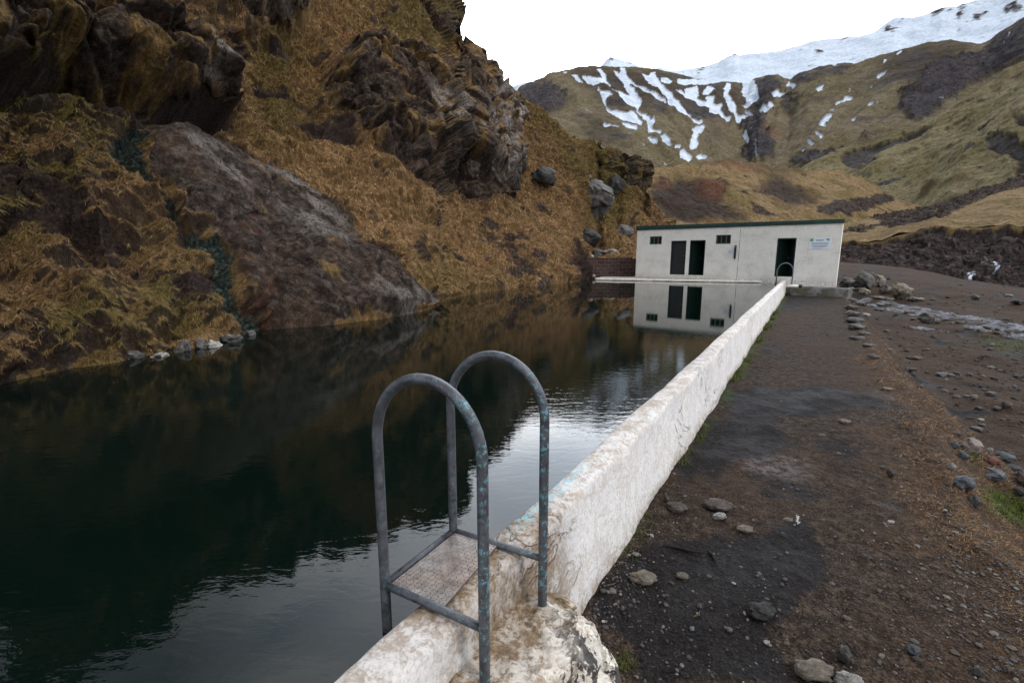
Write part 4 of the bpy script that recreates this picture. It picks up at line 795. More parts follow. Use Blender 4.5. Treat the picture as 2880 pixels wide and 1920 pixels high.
M = NT('white_render', .9, .2); n1 = M.noise(1.6, 5, .6); n2_ = M.noise(11, 5, .65); x_, y_, z_ = M.sep()
c = M.ramp(M.math('ADD', M.math('MULTIPLY', n1, .6), M.math('MULTIPLY', n2_, .4)), [(.36, (.62, .58, .51)), (.52, (.78, .74, .67)), (.7, (.81, .785, .72))])
jx = fac(2079, 700)[0]
c = M.mix(M.math('MULTIPLY', M.ramp(M.math('ABSOLUTE', M.math('SUBTRACT', M.math('ADD', x_, M.math('MULTIPLY', n1, .05)), jx+.025)), [(.008, 1.), (.016, 0.)]), M.ramp(M.noise(3, 3), [(.42, .15), (.6, 1.)])), c, (.12, .11, .10))
c = M.mix(M.math('MULTIPLY', M.ramp(z_, [(0.12, 1.), (.42, 0.)]), M.ramp(n2_, [(.42, 0.), (.62, .6)])), c, (.26, .22, .16))
M.col(c); M.bump(n2_, .012); M.bump(M.noise(60, 4), .004); M_render = M.m
me = bpy.data.meshes.new('front_wall'); bm.to_mesh(me); bm.free(); link('front_wall', me, M_render, bh)
DP = 3.0
def slab(s0, s1, d0, d1, z0, z1):
    mb = MB(); k0, k1 = skew*d0, skew*d1
    mb.hexa([(s0+k0, d0, z0), (s1+k0, d0, z0), (s1+k1, d1, z0), (s0+k1, d1, z0), (s0+k0, d0, z1), (s1+k0, d0, z1), (s1+k1, d1, z1), (s0+k1, d1, z1)]); return mb
slab(0, .22, TH, DP, zlo, h_roof-.002).build('side_wall', M_render, bh); slab(Wd-.22, Wd, TH, DP, zlo, h_roof-.002).build('side_wall', M_render, bh)
slab(0, Wd, DP, DP+.22, zlo, h_roof-.002).build('back_wall', M_render, bh)
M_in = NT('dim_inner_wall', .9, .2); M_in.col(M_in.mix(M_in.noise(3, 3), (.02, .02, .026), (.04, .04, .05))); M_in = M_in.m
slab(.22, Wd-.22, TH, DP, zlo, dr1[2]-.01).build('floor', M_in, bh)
slab(.22, Wd-.22, TH+.25, TH+.33, dr1[2], h_roof-.003).bm.free()
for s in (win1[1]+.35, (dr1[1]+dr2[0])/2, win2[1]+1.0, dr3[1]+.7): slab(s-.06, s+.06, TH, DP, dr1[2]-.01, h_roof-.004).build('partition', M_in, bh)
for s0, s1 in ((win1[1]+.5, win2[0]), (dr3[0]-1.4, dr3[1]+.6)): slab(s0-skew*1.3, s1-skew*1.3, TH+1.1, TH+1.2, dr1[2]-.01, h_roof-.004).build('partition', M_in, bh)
# roof with its green fascia
gz_ = NT('green_timber', .6, .3); gn = gz_.noise(6, 5, .6, scale=(1, 1, 6)); gz_.col(gz_.ramp(gn, [(.35, (.008, .028, .024)), (.55, (.014, .052, .044)), (.7, (.06, .09, .08))])); gz_.bump(gn, .006); M_green = gz_.m
rf = NT('roof_felt', .95, .2); rf.col(rf.mix(rf.noise(5, 5), (.05, .05, .045), (.12, .11, .09))); 
roof = slab(-.05, Wd+.05, -.02, DP+.3, h_roof+.002, h_roof+.15).build('roof', rf.m, bh)
fasL, fasR = fac(1792.7, 637)[1], fac(2371.5, 616)[1]
mb = MB(); e0, e1 = -.05, Wd+.05
mb.hexa([(e0, -.07, h_roof+.0), (e1, -.07, h_roof+.0), (e1, -.022, h_roof+.0), (e0, -.022, h_roof+.0), (e0, -.07, fasL), (e1, -.07, fasR), (e1, -.022, fasR), (e0, -.022, fasL)])
fb = mb.build('fascia', M_green, roof)
mb = MB(); mb.hexa([(e0, -.085, h_roof+.07), (e1-1.2, -.085, h_roof+.07), (e1-1.2, -.071, h_roof+.07), (e0, -.071, h_roof+.07), (e0, -.085, fasL+.012), (e1-1.2, -.085, fasR+.004), (e1-1.2, -.071, fasR+.004), (e0, -.071, fasL+.012)]); mb.build('fascia', M_green, roof)
# windows
gl = NT('dark_glass', .1, .5); gl.col((.012, .014, .015)); M_glass = gl.m
M_fr = NT('green_frame', .6, .3); M_fr.col(M_fr.mix(M_fr.noise(9, 4), (.03, .07, .05), (.10, .14, .11))); M_fr = M_fr.m
for (a, b, z0, z1) in (win1, win2):
    w_ = MB()
    for s in (a+.025, b-.025): w_.box((s, .10, (z0+z1)/2), (.045, .06, z1-z0-.004))
    for z in (z0+.025, z1-.025): w_.box(((a+b)/2, .10, z), (b-a-.094, .058, .045))
    wo = w_.build('window', M_fr, bh)
    bars = MB()
    for k in (1, 2): bars.box((a+(b-a)*k/3, .097, (z0+z1)/2), (.04, .05, z1-z0-.095))
    bars.build('bar', M_fr, wo)
    MB().box(((a+b)/2, .125, (z0+z1)/2), (b-a-.06, .01, z1-z0-.06)).build('pane', M_glass, wo)
M_dk = NT('dark_paint', .6, .3); M_dk.col(M_dk.mix(M_dk.noise(5, 3), (.012, .012, .014), (.03, .03, .034))); M_dk = M_dk.m
M_dg = NT('green_door', .5, .4); M_dg.col(M_dg.mix(M_dg.noise(4, 3), (.0015, .009, .007), (.003, .018, .012))); M_dg = M_dg.m
for k, (a, b, z0, z1) in enumerate((dr1, dr2, dr3)):
    f = MB()
    for s in (a+.03, b-.03): f.box((s, .09, (z0+z1)/2), (.055, .10, z1-z0-.004))
    f.box(((a+b)/2, .09, z1-.03), (b-a-.116, .098, .055)); f.build('door_frame', M_dg if k else M_dk, bh)
    ln, lm = [('door', M_dk), ('door', M_dg), ('door', M_dg)][k]
    mb = MB(); dw = (b-a)*.86
    if k == 0: mb.box(((a+b)/2, .16, (z0+z1)/2-.02), (b-a-.12, .04, z1-z0-.06), 0, .004); hp = (b-.16, .13, z0+1.0)
    else:
        ang = R(62); c_ = Vector((a+.07, .16, (z0+z1)/2-.02)); mb.box(c_+Vector((math.cos(ang)*dw/2, math.sin(ang)*dw/2, 0)), (dw, .04, z1-z0-.06), ang, .004); hp = c_+Vector((math.cos(ang)*dw*.9+.03, math.sin(ang)*dw*.9-.02, 0))
    dob = mb.build(ln, lm, bh)
    hm = NT('steel_handle', .35, .5); hm.col((.3, .3, .3)); hm.b.inputs['Metallic'].default_value = .8
    MB().tube([Vector(hp)-Vector((.05, 0, 0)), Vector(hp)+Vector((.05, 0, 0))], .01, 8).build('handle', hm.m, dob, True)
# wall lamp / bin, notice and information board: fixed to the wall
s0, z0 = fac(2064.5, 727); s1, z1 = fac(2072.5, 690)
lamp = empty('wall_box', (0, 0, 0), 'narrow black box fixed upright on the white bathhouse front beside the small notice', 'box')
def to_world(v): return Vector((BL[0]+u[0]*v[0]-nrm[0]*v[1], BL[1]+u[1]*v[0]-nrm[1]*v[1], v[2]))
lamp.location = to_world(((s0+s1)/2, 0, z0)); lamp.rotation_euler = bh.rotation_euler
MB().box((0, -.06, (z1-z0)/2), (s1-s0, .10, z1-z0), 0, .012).build('casing', M_dk, lamp)
mh = NT('grey_metal', .4, .5); mh.col((.25, .25, .26)); mh.b.inputs['Metallic'].default_value = .6; mh = mh.m
MB().box((0, -.115, (z1-z0)*.9), (s1-s0-.03, .008, .05)).build('bracket', mh, lamp); MB().tube([(0, -.06, .02), (0, -.06, -.05)], .02, 10).build('nozzle', mh, lamp, True)
M_paper = NT('paper', .8, .2); M_paper.col(M_paper.mix(M_paper.noise(20, 2), (.62, .66, .76), (.72, .74, .80))); M_paper = M_paper.m
M_ink = NT('grey_ink', .8, .2); M_ink.col((.30, .33, .38)); M_ink = M_ink.m
M_teal = NT('teal_ink', .6, .3); M_teal.col((.01, .20, .15)); M_teal = M_teal.m
a0, b0 = fac(2045, 714); a1_, b1_ = fac(2061, 702)
nt_ = empty('notice', to_world(((a0+a1_)/2, 0, b0)), 'small white paper notice taped left of the black wall box', 'notice', bh.rotation_euler.z)
MB().box((0, -.006, (b1_-b0)/2), (a1_-a0, .008, b1_-b0)).build('sheet', M_paper, nt_)
for k in range(5): MB().box((0, -.0115, (b1_-b0)*(.2+.15*k)), ((a1_-a0)*(.7 if k % 2 else .5), .002, .012)).build('text_line', M_ink, nt_)
a0, b0 = fac(2275, 701); a1_, b1_ = fac(2338, 668.5); sw, sh = a1_-a0, b1_-b0
sg_ = empty('information_board', to_world(((a0+a1_)/2, 0, b0)), 'white information board with teal emblems and grey text on the bathhouse front', 'sign', bh.rotation_euler.z)
M_brd = NT('board_white', .5, .4); M_brd.col(M_brd.mix(M_brd.noise(6, 2), (.66, .71, .76), (.74, .78, .82))); M_brd = M_brd.m
MB().box((0, -.012, sh/2), (sw, .02, sh), 0, .003).build('panel', M_brd, sg_)
MB().box((-sw*.40, -.024, sh*.82), (sw*.14, .004, sh*.26)).build('emblem', M_teal, sg_)
e_ = MB(); e_.box((sw*.36, -.024, sh*.87), (sw*.16, .004, sh*.10)); e_.box((sw*.40, -.024, sh*.76), (sw*.08, .004, sh*.06)); e_.build('emblem', M_teal, sg_)
M_brw = NT('emblem_white', .5, .3); M_brw.col((.7, .74, .76)); wv_ = MB()
wv_.tube([(-sw*.43+sw*.06*k/6, -.027, sh*(.80+.06*math.sin(k*1.3))) for k in range(7)], .006, 6); wv_.build('emblem_mark', M_brw.m, sg_)
rnd = random.Random(4)
for k, (zz, wd_, x0_) in enumerate(((.84, .42, -.02), (.74, .34, -.02), (.56, .78, 0), (.50, .80, 0), (.44, .76, 0), (.32, .78, 0), (.26, .72, 0), (.20, .60, 0), (.08, .5, -.1))):
    MB().box((x0_*sw, -.0235, sh*zz), (wd_*sw, .003, .018 if k > 1 else .028)).build('text_line', M_ink, sg_)


# ------------------------------------------------------------------ pool end deck, step, retaining wall
M_conc = plaster('old_concrete', (.30, .27, .22), (.12, .095, .07), .6); M_lip = plaster('painted_lip', (.66, .63, .57), (.30, .22, .15), .4)
M_step = plaster('mossy_dark_concrete', (.095, .088, .07), (.045, .042, .026), .8)
def wobble(me, amp, sc, seed=1):
    co = np.zeros(len(me.vertices)*3, np.float32); me.vertices.foreach_get('co', co); co = co.reshape(-1, 3)
    co += np.stack([fbm(co*sc+k*9, 3, seed+k) for k in range(3)], -1)*amp; me.vertices.foreach_set('co', co.ravel()); me.update()
def strip(name, pa, pb, wdt, z0, z1, mat, n=60, amp=.012):
    """long kerb-like beam from pa to pb, front edge on that line, reaching back by wdt"""
    pa, pb = np.array(pa[:2]), np.array(pb[:2]); t = (pb-pa)/np.linalg.norm(pb-pa); bk = np.array([-t[1], t[0]])
    pr_ = [(0, z0), (0, z1-.03), (.02, z1-.005), (wdt*.5, z1), (wdt-.02, z1-.002), (wdt, z1-.02), (wdt, z0)]
    P_ = np.array([[[*(pa+(pb-pa)*i/(n-1)+bk*o), z] for o, z in pr_] for i in range(n)]); me = np_mesh(name, P_.reshape(-1, 3), grid_faces(n, len(pr_)))
    me.flip_normals(); bmm = bmesh.new(); bmm.from_mesh(me); k_ = len(pr_); bmm.verts.ensure_lookup_table()
    bmm.faces.new([bmm.verts[j] for j in range(k_)]); bmm.faces.new([bmm.verts[(n-1)*k_+j] for j in range(k_)][::-1]); bmesh.ops.recalc_face_normals(bmm, faces=bmm.faces); bmm.to_mesh(me); bmm.free()
    wobble(me, amp, 2.5); set_attr(me, 'st', [0, 0, 0, 0]); return me
dl = atz(1673, 781, .13); dr_ = atz(2200, 791, .10)
dkE = empty('pool_end_deck', (0, 0, 0), 'narrow concrete deck with a white painted lip along the far end of the pool', 'deck')
link('lip', strip('lip', dl, dr_, .14, .02, .115, M_lip), M_lip, dkE)
me = strip('deck_slab', dl+np.array([.05, .145, 0]), dr_+np.array([.05, .145, 0]), 3.2, -.5, .10, M_conc); link('deck_slab', me, M_conc, dkE)
me = strip('submerged_face', dl+np.array([.02, .03, 0]), dr_+np.array([.02, .03, 0]), .12, -.6, .019, M_conc); link('lower_face', me, M_conc, dkE)
s1_ = atz(2215, 799, -.02); s2_ = atz(2383, 812, -.16)
me = strip('concrete_step', atz(2222, 812, -.15), atz(2386, 822, -.2), 1.3, -.8, -.08, M_step, 30, .03)
tag(link('concrete_step', me, M_step), 'mossy concrete step at the foot of the bathhouse where the path ends', 'step')
MB().box((Wd*.86, .5, (zlo+.08)/2-.1), (Wd*.27, 1.2, .3)).build('plinth', M_conc, bh)
bwL, bwR = atz(1664, 776, .16), BL
by = .55
M = NT('brick', .9, .2); br = M.N('ShaderNodeTexBrick'); br.inputs['Scale'].default_value = 1; br.inputs['Brick Width'].default_value = .42; br.inputs['Row Height'].default_value = .2; br.inputs['Mortar Size'].default_value = .014
br.inputs['Color1'].default_value = (.035, .020, .017, 1); br.inputs['Color2'].default_value = (.065, .038, .030, 1); br.inputs['Mortar'].default_value = (.10, .07, .06, 1)
mpp = M.N('ShaderNodeMapping'); mpp.inputs['Rotation'].default_value = (R(90), 0, 0); M.put(mpp.inputs[0], M.P); M.put(br.inputs['Vector'], mpp.outputs[0])
M.col(M.mix(M.ramp(M.noise(5, 5, .7), [(.55, 0.), (.65, .55)]), br.outputs['Color'], (.16, .13, .12))); M.bump(br.outputs['Fac'], -.01); M.bump(M.noise(30, 4), .006); M_brick = M.m
tdir = np.array([BL[0]-bwL[0], BL[1]-bwL[1]]); bl_ = np.hypot(*tdir); bwang = math.atan2(tdir[1], tdir[0])
bw = empty('brick_wall', (bwL[0]+.05, bwL[1]+.9, 0), 'low dark red brick retaining wall between the hillside and the white bathhouse', 'wall', bwang)
zt1 = aty(1720, 728, (bwL[1]+BL[1])/2+.9)[2]
MB().box((bl_/2, .12, (zt1-.4)/2), (bl_+.5, .24, zt1+.4)).build('brickwork', M_brick, bw)
cpm = MB(); 
for k in range(int((bl_+.5)/.45)): cpm.box((-.25+.225+k*.45, .12, zt1+.03+.006*math.sin(k*2.1)), (.44, .28, .06), 0, .008)
cpm.build('coping', M_brick, bw)

# far ladder
fr, fl_ = atz(2226.6, 797, ZT-.05), atz(2181.5, 797, ZT-.05)
zc = aty(2206, 740, (fr[1]+fl_[1])/2)[2]
l2 = empty('pool_ladder', (fr[0], fr[1], 0), 'far pool ladder with a grey pipe hoop in front of the right doorway', 'ladder'); o2 = Vector(l2.location)
dxy = Vector((U.x, U.y, 0))*.42
for k in (0, 1):
    MB().tube([p-o2 for p in hoop(Vector(fl_)+dxy*k, Vector(fr)+dxy*k, -.9, -.4, zc, .02)], .02, 12).build('handrail', M_tubeR, l2, True)
MB().tube([Vector(fl_)-o2, Vector(fl_)+dxy-o2], .016, 10).build('rung', M_tubeR, l2, True)
# short pipe by the wall end
pa_, pb_ = atz(2213, 804, .0), atz(2246, 804.5, .0)
pp = empty('drain_pipe', (pa_[0], pa_[1], 0), 'short white plastic pipe lying where the pool wall meets the step', 'pipe'); op = Vector(pp.location)
wp = NT('white_plastic', .5, .4); wp.col(wp.mix(wp.noise(8, 3), (.55, .5, .42), (.75, .73, .70)))
MB().tube([Vector(pa_)-op, Vector(pb_)-op], .06, 16).build('pipe', wp.m, pp, True); MB().tube([Vector(pb_)-op, Vector(pb_)-op+(Vector(pb_)-Vector(pa_)).normalized()*.12], .075, 16).build('collar', M_dk, pp, True)

# ================================================================== ROCKS AND STONES
def rock_mat(name, c0, c1, wet=.85):
    m = NT(name, wet, .35); n1 = m.noise(3.5, 7, .7, .3, vec=m.c.outputs['Generated']); n2_ = m.noise(14, 5, .7, vec=m.c.outputs['Generated'])
    m.col(m.mix(m.ramp(n2_, [(.6, 0.), (.7, .5)]), m.ramp(n1, [(.32, tuple(v*.6 for v in c0)), (.5, c0), (.66, c1)]), (.30, .28, .26)))
    m.bump(n1, .03); m.bump(n2_, .01); return m.m
RM = dict(grey=rock_mat('grey_rock', (.062, .057, .052), (.145, .134, .122)), dark=rock_mat('dark_rock', (.022, .020, .019), (.06, .052, .046)), tan=rock_mat('tan_rock', (.14, .115, .088), (.26, .22, .175)), pale=rock_mat('pale_rock', (.26, .245, .225), (.45, .43, .41)),
          blue=rock_mat('bluish_rock', (.068, .073, .080), (.14, .148, .158)), red=rock_mat('red_rock', (.13, .045, .032), (.22, .09, .065)), brown=rock_mat('brown_rock', (.06, .045, .036), (.13, .10, .082)), pink=rock_mat('pinkish_rock', (.20, .155, .135), (.34, .28, .25)))
_ico = {}
def rock_mesh(seed, w, d_, h, sub=3, ang=.7, sink=.25):
    if sub not in _ico:
        b = bmesh.new(); bmesh.ops.create_icosphere(b, subdivisions=sub, radius=1); _ico[sub] = (np.array([v.co[:] for v in b.verts]), np.array([[v.index for v in f.verts] for f in b.faces])); b.free()
    v0, f0 = _ico[sub]; v = v0.copy(); o = seed*7.3
    ang = ang*1.25; f1, _ = facet(v*1.1+o, seed); v = v*(1+f1[:, None]*ang*.6+fbm(v*1.4+o, 4, seed)[:, None]*.30)
    cut = np.maximum(0, v@np.array([.3, -.5, .8])-.72); v -= cut[:, None]*np.array([.3, -.5, .8])*.8
    rz = seed*1.7; c_, s_ = math.cos(rz*.35), math.sin(rz*.35)
    v /= np.abs(v).max(0); v = v*[w/2, d_/2, h/(2-sink)]; v[:, 2] += h*(.5-sink*.5)
    return np_mesh('rock', v, f0)
rock_n = [0]
def put_rock(name, label, cat, pos, w, d_, h, mat, group=None, rz=None, sub=4, ang=.5, tilt=0):
    rock_n[0] += 1; me = rock_mesh(rock_n[0], w, d_, h, sub, ang); me.name = name; o = link(name, me, RM[mat])
    o.location = pos; o.rotation_euler = (tilt, 0, (rock_n[0]*.77 % 1-.5)*.6 if rz is None else rz); return tag(o, label, cat, group)
def on_ground(px_, py_):
    z = ZP
    for _ in range(25):
        p = atz(px_, py_, z); z = .5*z+.5*float(ground_z(np.array([p[0]]), np.array([p[1]]), False)[0][0])
    return p
def ground_rock(name, label, px_, py_, wp_, hp_, mat, group=None, cat='stone', flat=1, **k):
    p = on_ground(px_, py_+hp_*.35); D_ = p[1]*cp-(p[2]-EYE)*sp; w_ = wp_*D_/F; down = math.degrees(math.atan2(py_-960, F))+math.degrees(PITCH)
    h_ = hp_*D_/F/(math.cos(R(down))+.55*math.sin(R(down)))*flat
    return put_rock(name, label, cat, tuple(p), w_, max(w_*.7, h_*.8), h_, mat, group, **k)
def hill_pt(px_, py_):
    Pd, pxs, yb_, yt_ = HILL; i = int(np.argmin(abs(pxs-px_))); v = (py_-yb_[i])/(yt_[i]-yb_[i]); j = int(np.clip(v*(nv_h-1), 0, nv_h-1)); return Pd[j, i]
nv_h = HILL[0].shape[0]
def hill_rock(label, x, y, wp_, hp_, mat, cat='boulder', name='boulder', **k):
    p = hill_pt(x*DS, (y+hp_*.25)*DS); D_ = p[1]*cp; s_ = DS*D_/F; return put_rock(name, label, cat, (p[0], p[1]-.1*hp_*s_, p[2]-.15*hp_*s_), wp_*s_*1.35, wp_*s_*1.1, hp_*s_*1.3, mat, **k)
hill_rock('huge upright grey boulder on the grassy slope left of the bathhouse', 1366, 465, 74, 74, 'grey', ang=.7, sub=5)
hill_rock('dark mossy boulder halfway up the grassy slope below the cliff', 1238, 424, 46, 36, 'dark')
hill_rock('rounded grey boulder just above the left corner of the bathhouse', 1436, 527, 36, 26, 'grey', ang=.2)
hill_rock('dark boulder in the hollow below the huge grey boulder', 1357, 540, 50, 32, 'dark')
hill_rock('flat grey slab above the brick wall, the left one of two', 1375, 566, 38, 15, 'grey')
hill_rock('flat grey slab above the brick wall, the right one of two', 1414, 566, 36, 15, 'tan')
hill_rock('small dark rock under the cliff pillar on the slope', 1183, 415, 20, 46, 'dark')
hill_rock('dark rock on the crest beside the small crag', 1410, 432, 34, 36, 'dark')
hill_rock('small grey rock on the slope just above the huge boulder', 1330, 420, 18, 14, 'grey')
p = aty(1664, 722, bw.location.y-.0)
put_rock('stone', 'small white round stone on the left end of the brick wall', 'stone', (p[0]+.05, bw.location.y+.12, zt1+.06), .24, .2, .2, 'pale', ang=.1)
p = atz(1668, 779, .11); put_rock('stone', 'small white round stone at the left tip of the pool end deck', 'stone', (p[0]+.06, p[1]+.1, .105), .2, .18, .16, 'pale', ang=.1)
ords = 'first second third fourth fifth sixth seventh eighth ninth tenth eleventh twelfth thirteenth fourteenth'.split()
for k, (x, y, w_, h_) in enumerate(((262, 824, 34, 16), (300, 818, 52, 24), (340, 806, 40, 24), (374, 812, 36, 20), (410, 800, 46, 28), (450, 796, 44, 26), (490, 788, 42, 24), (528, 781, 44, 20), (558, 768, 30, 18))):
    p = atz(x*DS, (y+h_*.3)*DS, .0); sc = DS*p[1]/F; put_rock('shore_stone', 'pale wet stone at the left waterline, %s from the left' % ords[k], 'stone', (p[0]-.05*(k % 2), p[1]+.02+.09*((k*7) % 3), -.07+.02*((k*5) % 3)), w_*sc*1.15, w_*sc*.9, h_*sc*1.25, 'grey' if k % 3 else 'pale', 'pale stones along the left waterline', ang=.8, rz=k*1.3, tilt=.3*((k*3) % 4)/4)
for k, (x, y, w_, h_, t_) in enumerate(((1948, 672, 36, 12, 'brown'), (1962, 690, 30, 10, 'grey'), (1962, 706, 34, 12, 'brown'), (1964, 720, 40, 13, 'grey'), (1968, 735, 44, 12, 'grey'), (1972, 750, 46, 15, 'grey'), (1990, 765, 34, 10, 'grey'), (1976, 776, 40, 9, 'grey'), (1998, 792, 34, 10, 'grey'), (2012, 818, 28, 9, 'grey'), (2042, 892, 30, 7, 'tan'))):
    ground_rock('edging_stone', 'flat stone on the right edge of the path, %s from the concrete step' % ords[k], x*DS-8, y*DS, w_*DS, h_*DS, t_, 'flat stones edging the path', ang=.6)
x6 = lambda X, Y: (2240+X/3.675, 600+Y/3.675)
for X, Y, w_, h_, t_, lb in ((700, 700, 210, 130, 'grey', 'big grey boulder beyond the right corner of the bathhouse'), (530, 725, 130, 80, 'grey', 'dark grey boulder nearest to the right corner of the bathhouse'), (830, 700, 120, 110, 'tan', 'tan boulder leaning against the big grey boulder'), (960, 712, 120, 60, 'dark', 'dark low rock between the tan boulder and the long slab'),
        (1100, 680, 260, 70, 'brown', 'long brown slab tilted on top of the boulder group'), (1075, 800, 220, 120, 'tan', 'square tan block in front of the boulder group'), (920, 790, 110, 80, 'grey', 'grey stone left of the square tan block'), (700, 808, 90, 50, 'tan', 'small tan stone in front of the big grey boulder'), (660, 660, 60, 30, 'brown', 'small brown stone behind the grey boulders'),
        (520, 830, 60, 60, 'grey', 'grey stone standing at the corner of the concrete step'), (580, 776, 110, 14, 'pale', 'thin pale slab lying beside the concrete step'), (850, 870, 110, 26, 'tan', 'flat tan stone at the head of the shallow stream'), (960, 885, 90, 30, 'tan', 'rounded tan stone at the stream, below the square block'), (1245, 885, 130, 30, 'tan', 'long flat tan stone on the bank right of the stream head'),
        (1850, 866, 80, 40, 'grey', 'small grey boulder alone on the gravel flat beyond the stream'), (1415, 890, 60, 16, 'grey', 'small flat grey stone on the gravel flat'), (2200, 850, 90, 18, 'tan', 'low tan stone far right on the gravel flat'), (2280, 915, 130, 34, 'dark', 'dark low rock at the far right of the flat'), (1345, 1080, 140, 100, 'grey', 'dark grey boulder standing in the shallow stream'),
        (710, 1045, 90, 24, 'pale', 'pale flat stone at the near edge of the stream'), (640, 930, 80, 26, 'grey', 'grey stone at the left bank of the stream')):
    px_, py_ = x6(X, Y); w_ *= 1.25; h_ *= 1.45; ground_rock('boulder' if w_ > 100 else 'stone', lb, px_, py_, w_/3.675, h_/3.675, t_, None, 'boulder' if w_ > 100 else 'stone', ang=.7)
z6 = lambda X, Y: (2100+X/1.704, 580+Y/1.704)
for X, Y, w_, h_, t_, lb in ((1078, 1148, 110, 90, 'pink', 'pinkish pale boulder below the grassy path edge'), (990, 1140, 50, 40, 'blue', 'small bluish stone left of the pinkish boulder'), (1036, 1192, 62, 50, 'blue', 'rounded bluish stone below the pinkish boulder'), (980, 1245, 44, 40, 'pale', 'pale stone lodged in the dead grass of the path edge'), (1040, 1318, 120, 80, 'blue', 'big bluish boulder set in the grassy path edge'),
        (1090, 1412, 60, 70, 'grey', 'grey boulder half buried in dead grass below the big bluish one'), (1168, 1216, 84, 46, 'red', 'dull red stone among the grey ones below the path'), (1236, 1198, 96, 50, 'blue', 'bluish boulder behind the red stone'), (1180, 1283, 130, 60, 'blue', 'long bluish slab pointing at the green grass'), (1275, 1250, 100, 24, 'dark', 'thin dark slab at the right picture edge'),
        (1310, 1300, 90, 80, 'brown', 'brown boulder at the right picture edge'), (1305, 1365, 80, 50, 'dark', 'dark stone below the brown boulder'), (1005, 1085, 60, 20, 'grey', 'flat grey stone above the pinkish boulder'), (1165, 1165, 36, 26, 'pale', 'small pale stone between pinkish boulder and bluish boulder'),
        (1090, 912, 40, 28, 'tan', 'small tan stone on the brown slope right of the path'), (1060, 910, 50, 12, 'grey', 'thin flat stone beside the small tan one'), (1112, 966, 40, 22, 'grey', 'small grey stone on the brown slope below two others'), (1170, 896, 60, 24, 'grey', 'flat grey stone on a grassy hummock'), (1200, 966, 50, 16, 'grey', 'low grey stone right of the small grey one'),
        (768, 690, 30, 14, 'brown', 'brown stone on the slope below the edging stones'), (800, 725, 70, 20, 'brown', 'long brown stone on the slope below the edging stones'), (1245, 950, 60, 40, 'brown', 'brown stone on the dark slope at the right')):
    px_, py_ = z6(X, Y); ground_rock('boulder' if w_ > 80 else 'stone', lb, px_, py_, w_/1.704, h_/1.704, t_, None, 'boulder' if w_ > 80 else 'stone', ang=.4)
z5 = lambda X, Y: (1600+X/1.8375, 1200+Y/1.8375)
for X, Y, w_, h_, t_, lb in ((780, 460, 76, 34, 'pale', 'pale pointed stone in the middle of the damp path'), (910, 524, 92, 26, 'tan', 'flat tan stone just below the pale pointed one'), (768, 398, 170, 50, 'brown', 'long flat rough stone sunk in the path above the pale pointed one'), (562, 416, 120, 50, 'brown', 'brown sunken stone near the foot of the wall'), (1135, 478, 60, 16, 'tan', 'small flat stone left of the feather'),
        (385, 772, 160, 56, 'tan', 'long sloping tan stone near the wall foot'), (583, 766, 70, 28, 'tan', 'small oval tan stone right of the long sloping one'), (343, 655, 44, 24, 'pale', 'white flake of plaster by the wall foot'), (675, 924, 30, 30, 'tan', 'small flat tan stone on the dark earth above a twig'), (992, 944, 170, 80, 'dark', 'dark smooth stone bedded in the damp path'),
        (1262, 1250, 210, 90, 'tan', 'large tan stone at the bottom of the path'), (1442, 1310, 150, 90, 'pale', 'pale grey stone cut by the bottom picture edge'), (1422, 1168, 76, 100, 'grey', 'upright oval grey stone above the pale grey one'), (1782, 1150, 84, 54, 'blue', 'bluish oval stone on the lower right of the path'), (2112, 1262, 66, 50, 'grey', 'grey stone in the gravel near the bottom right'),
        (2262, 1245, 46, 40, 'tan', 'small round tan stone near the bottom right corner'), (1436, 986, 48, 20, 'tan', 'small flat stone on the path above the oval grey one'), (1100, 812, 26, 16, 'tan', 'tiny tan stone above the dark smooth stone'), (1308, 42, 40, 14, 'tan', 'small tan stone high on the path'), (2142, 90, 110, 70, 'grey', 'pebble') ,
        (1660, 236, 40, 60, 'brown', 'upright brown stone in the gravel by the grassy edge'), (1090, 660, 30, 16, 'grey', 'small grey stone in the middle of the dark earth'), (1615, 1180, 36, 24, 'pale', 'small white stone right of the oval grey one'), (1800, 1200, 60, 30, 'brown', 'flat brown stone under the bluish oval one'), (500, 370, 26, 50, 'brown', 'thin brown splinter of stone at the wall foot')):
    if lb == 'pebble': continue
    px_, py_ = z5(X, Y); ground_rock('stone', lb, px_, py_, w_/1.8375, h_/1.8375, t_, None, 'stone', ang=.3)
px_, py_ = z6(465, 1028); ground_rock('stone', 'pale rounded stone in the middle of the far path', px_, py_, 36, 14, 'tan', ang=.2)
cob = []
for k in range(16):
    r_c = random.Random(900+k); t = k/16+.03*r_c.random(); X = 500+t*800; Y = 445+t*115+(.2+.6*r_c.random())*(45+t*50); px_, py_ = z6(X, Y); cob.append((px_, py_, r_c.uniform(10, 24), r_c.uniform(5, 10), r_c.choice(['dark', 'brown', 'grey', 'dark'])))
cob.sort(); ords += ['fifteenth', 'sixteenth']
for k, (px_, py_, w_, h_, t_) in enumerate(cob):
    ground_rock('cobble', 'small cobble standing in the shallow stream, %s from the left' % ords[k], px_, py_, w_, h_, t_, 'cobbles in the shallow stream', sub=3)
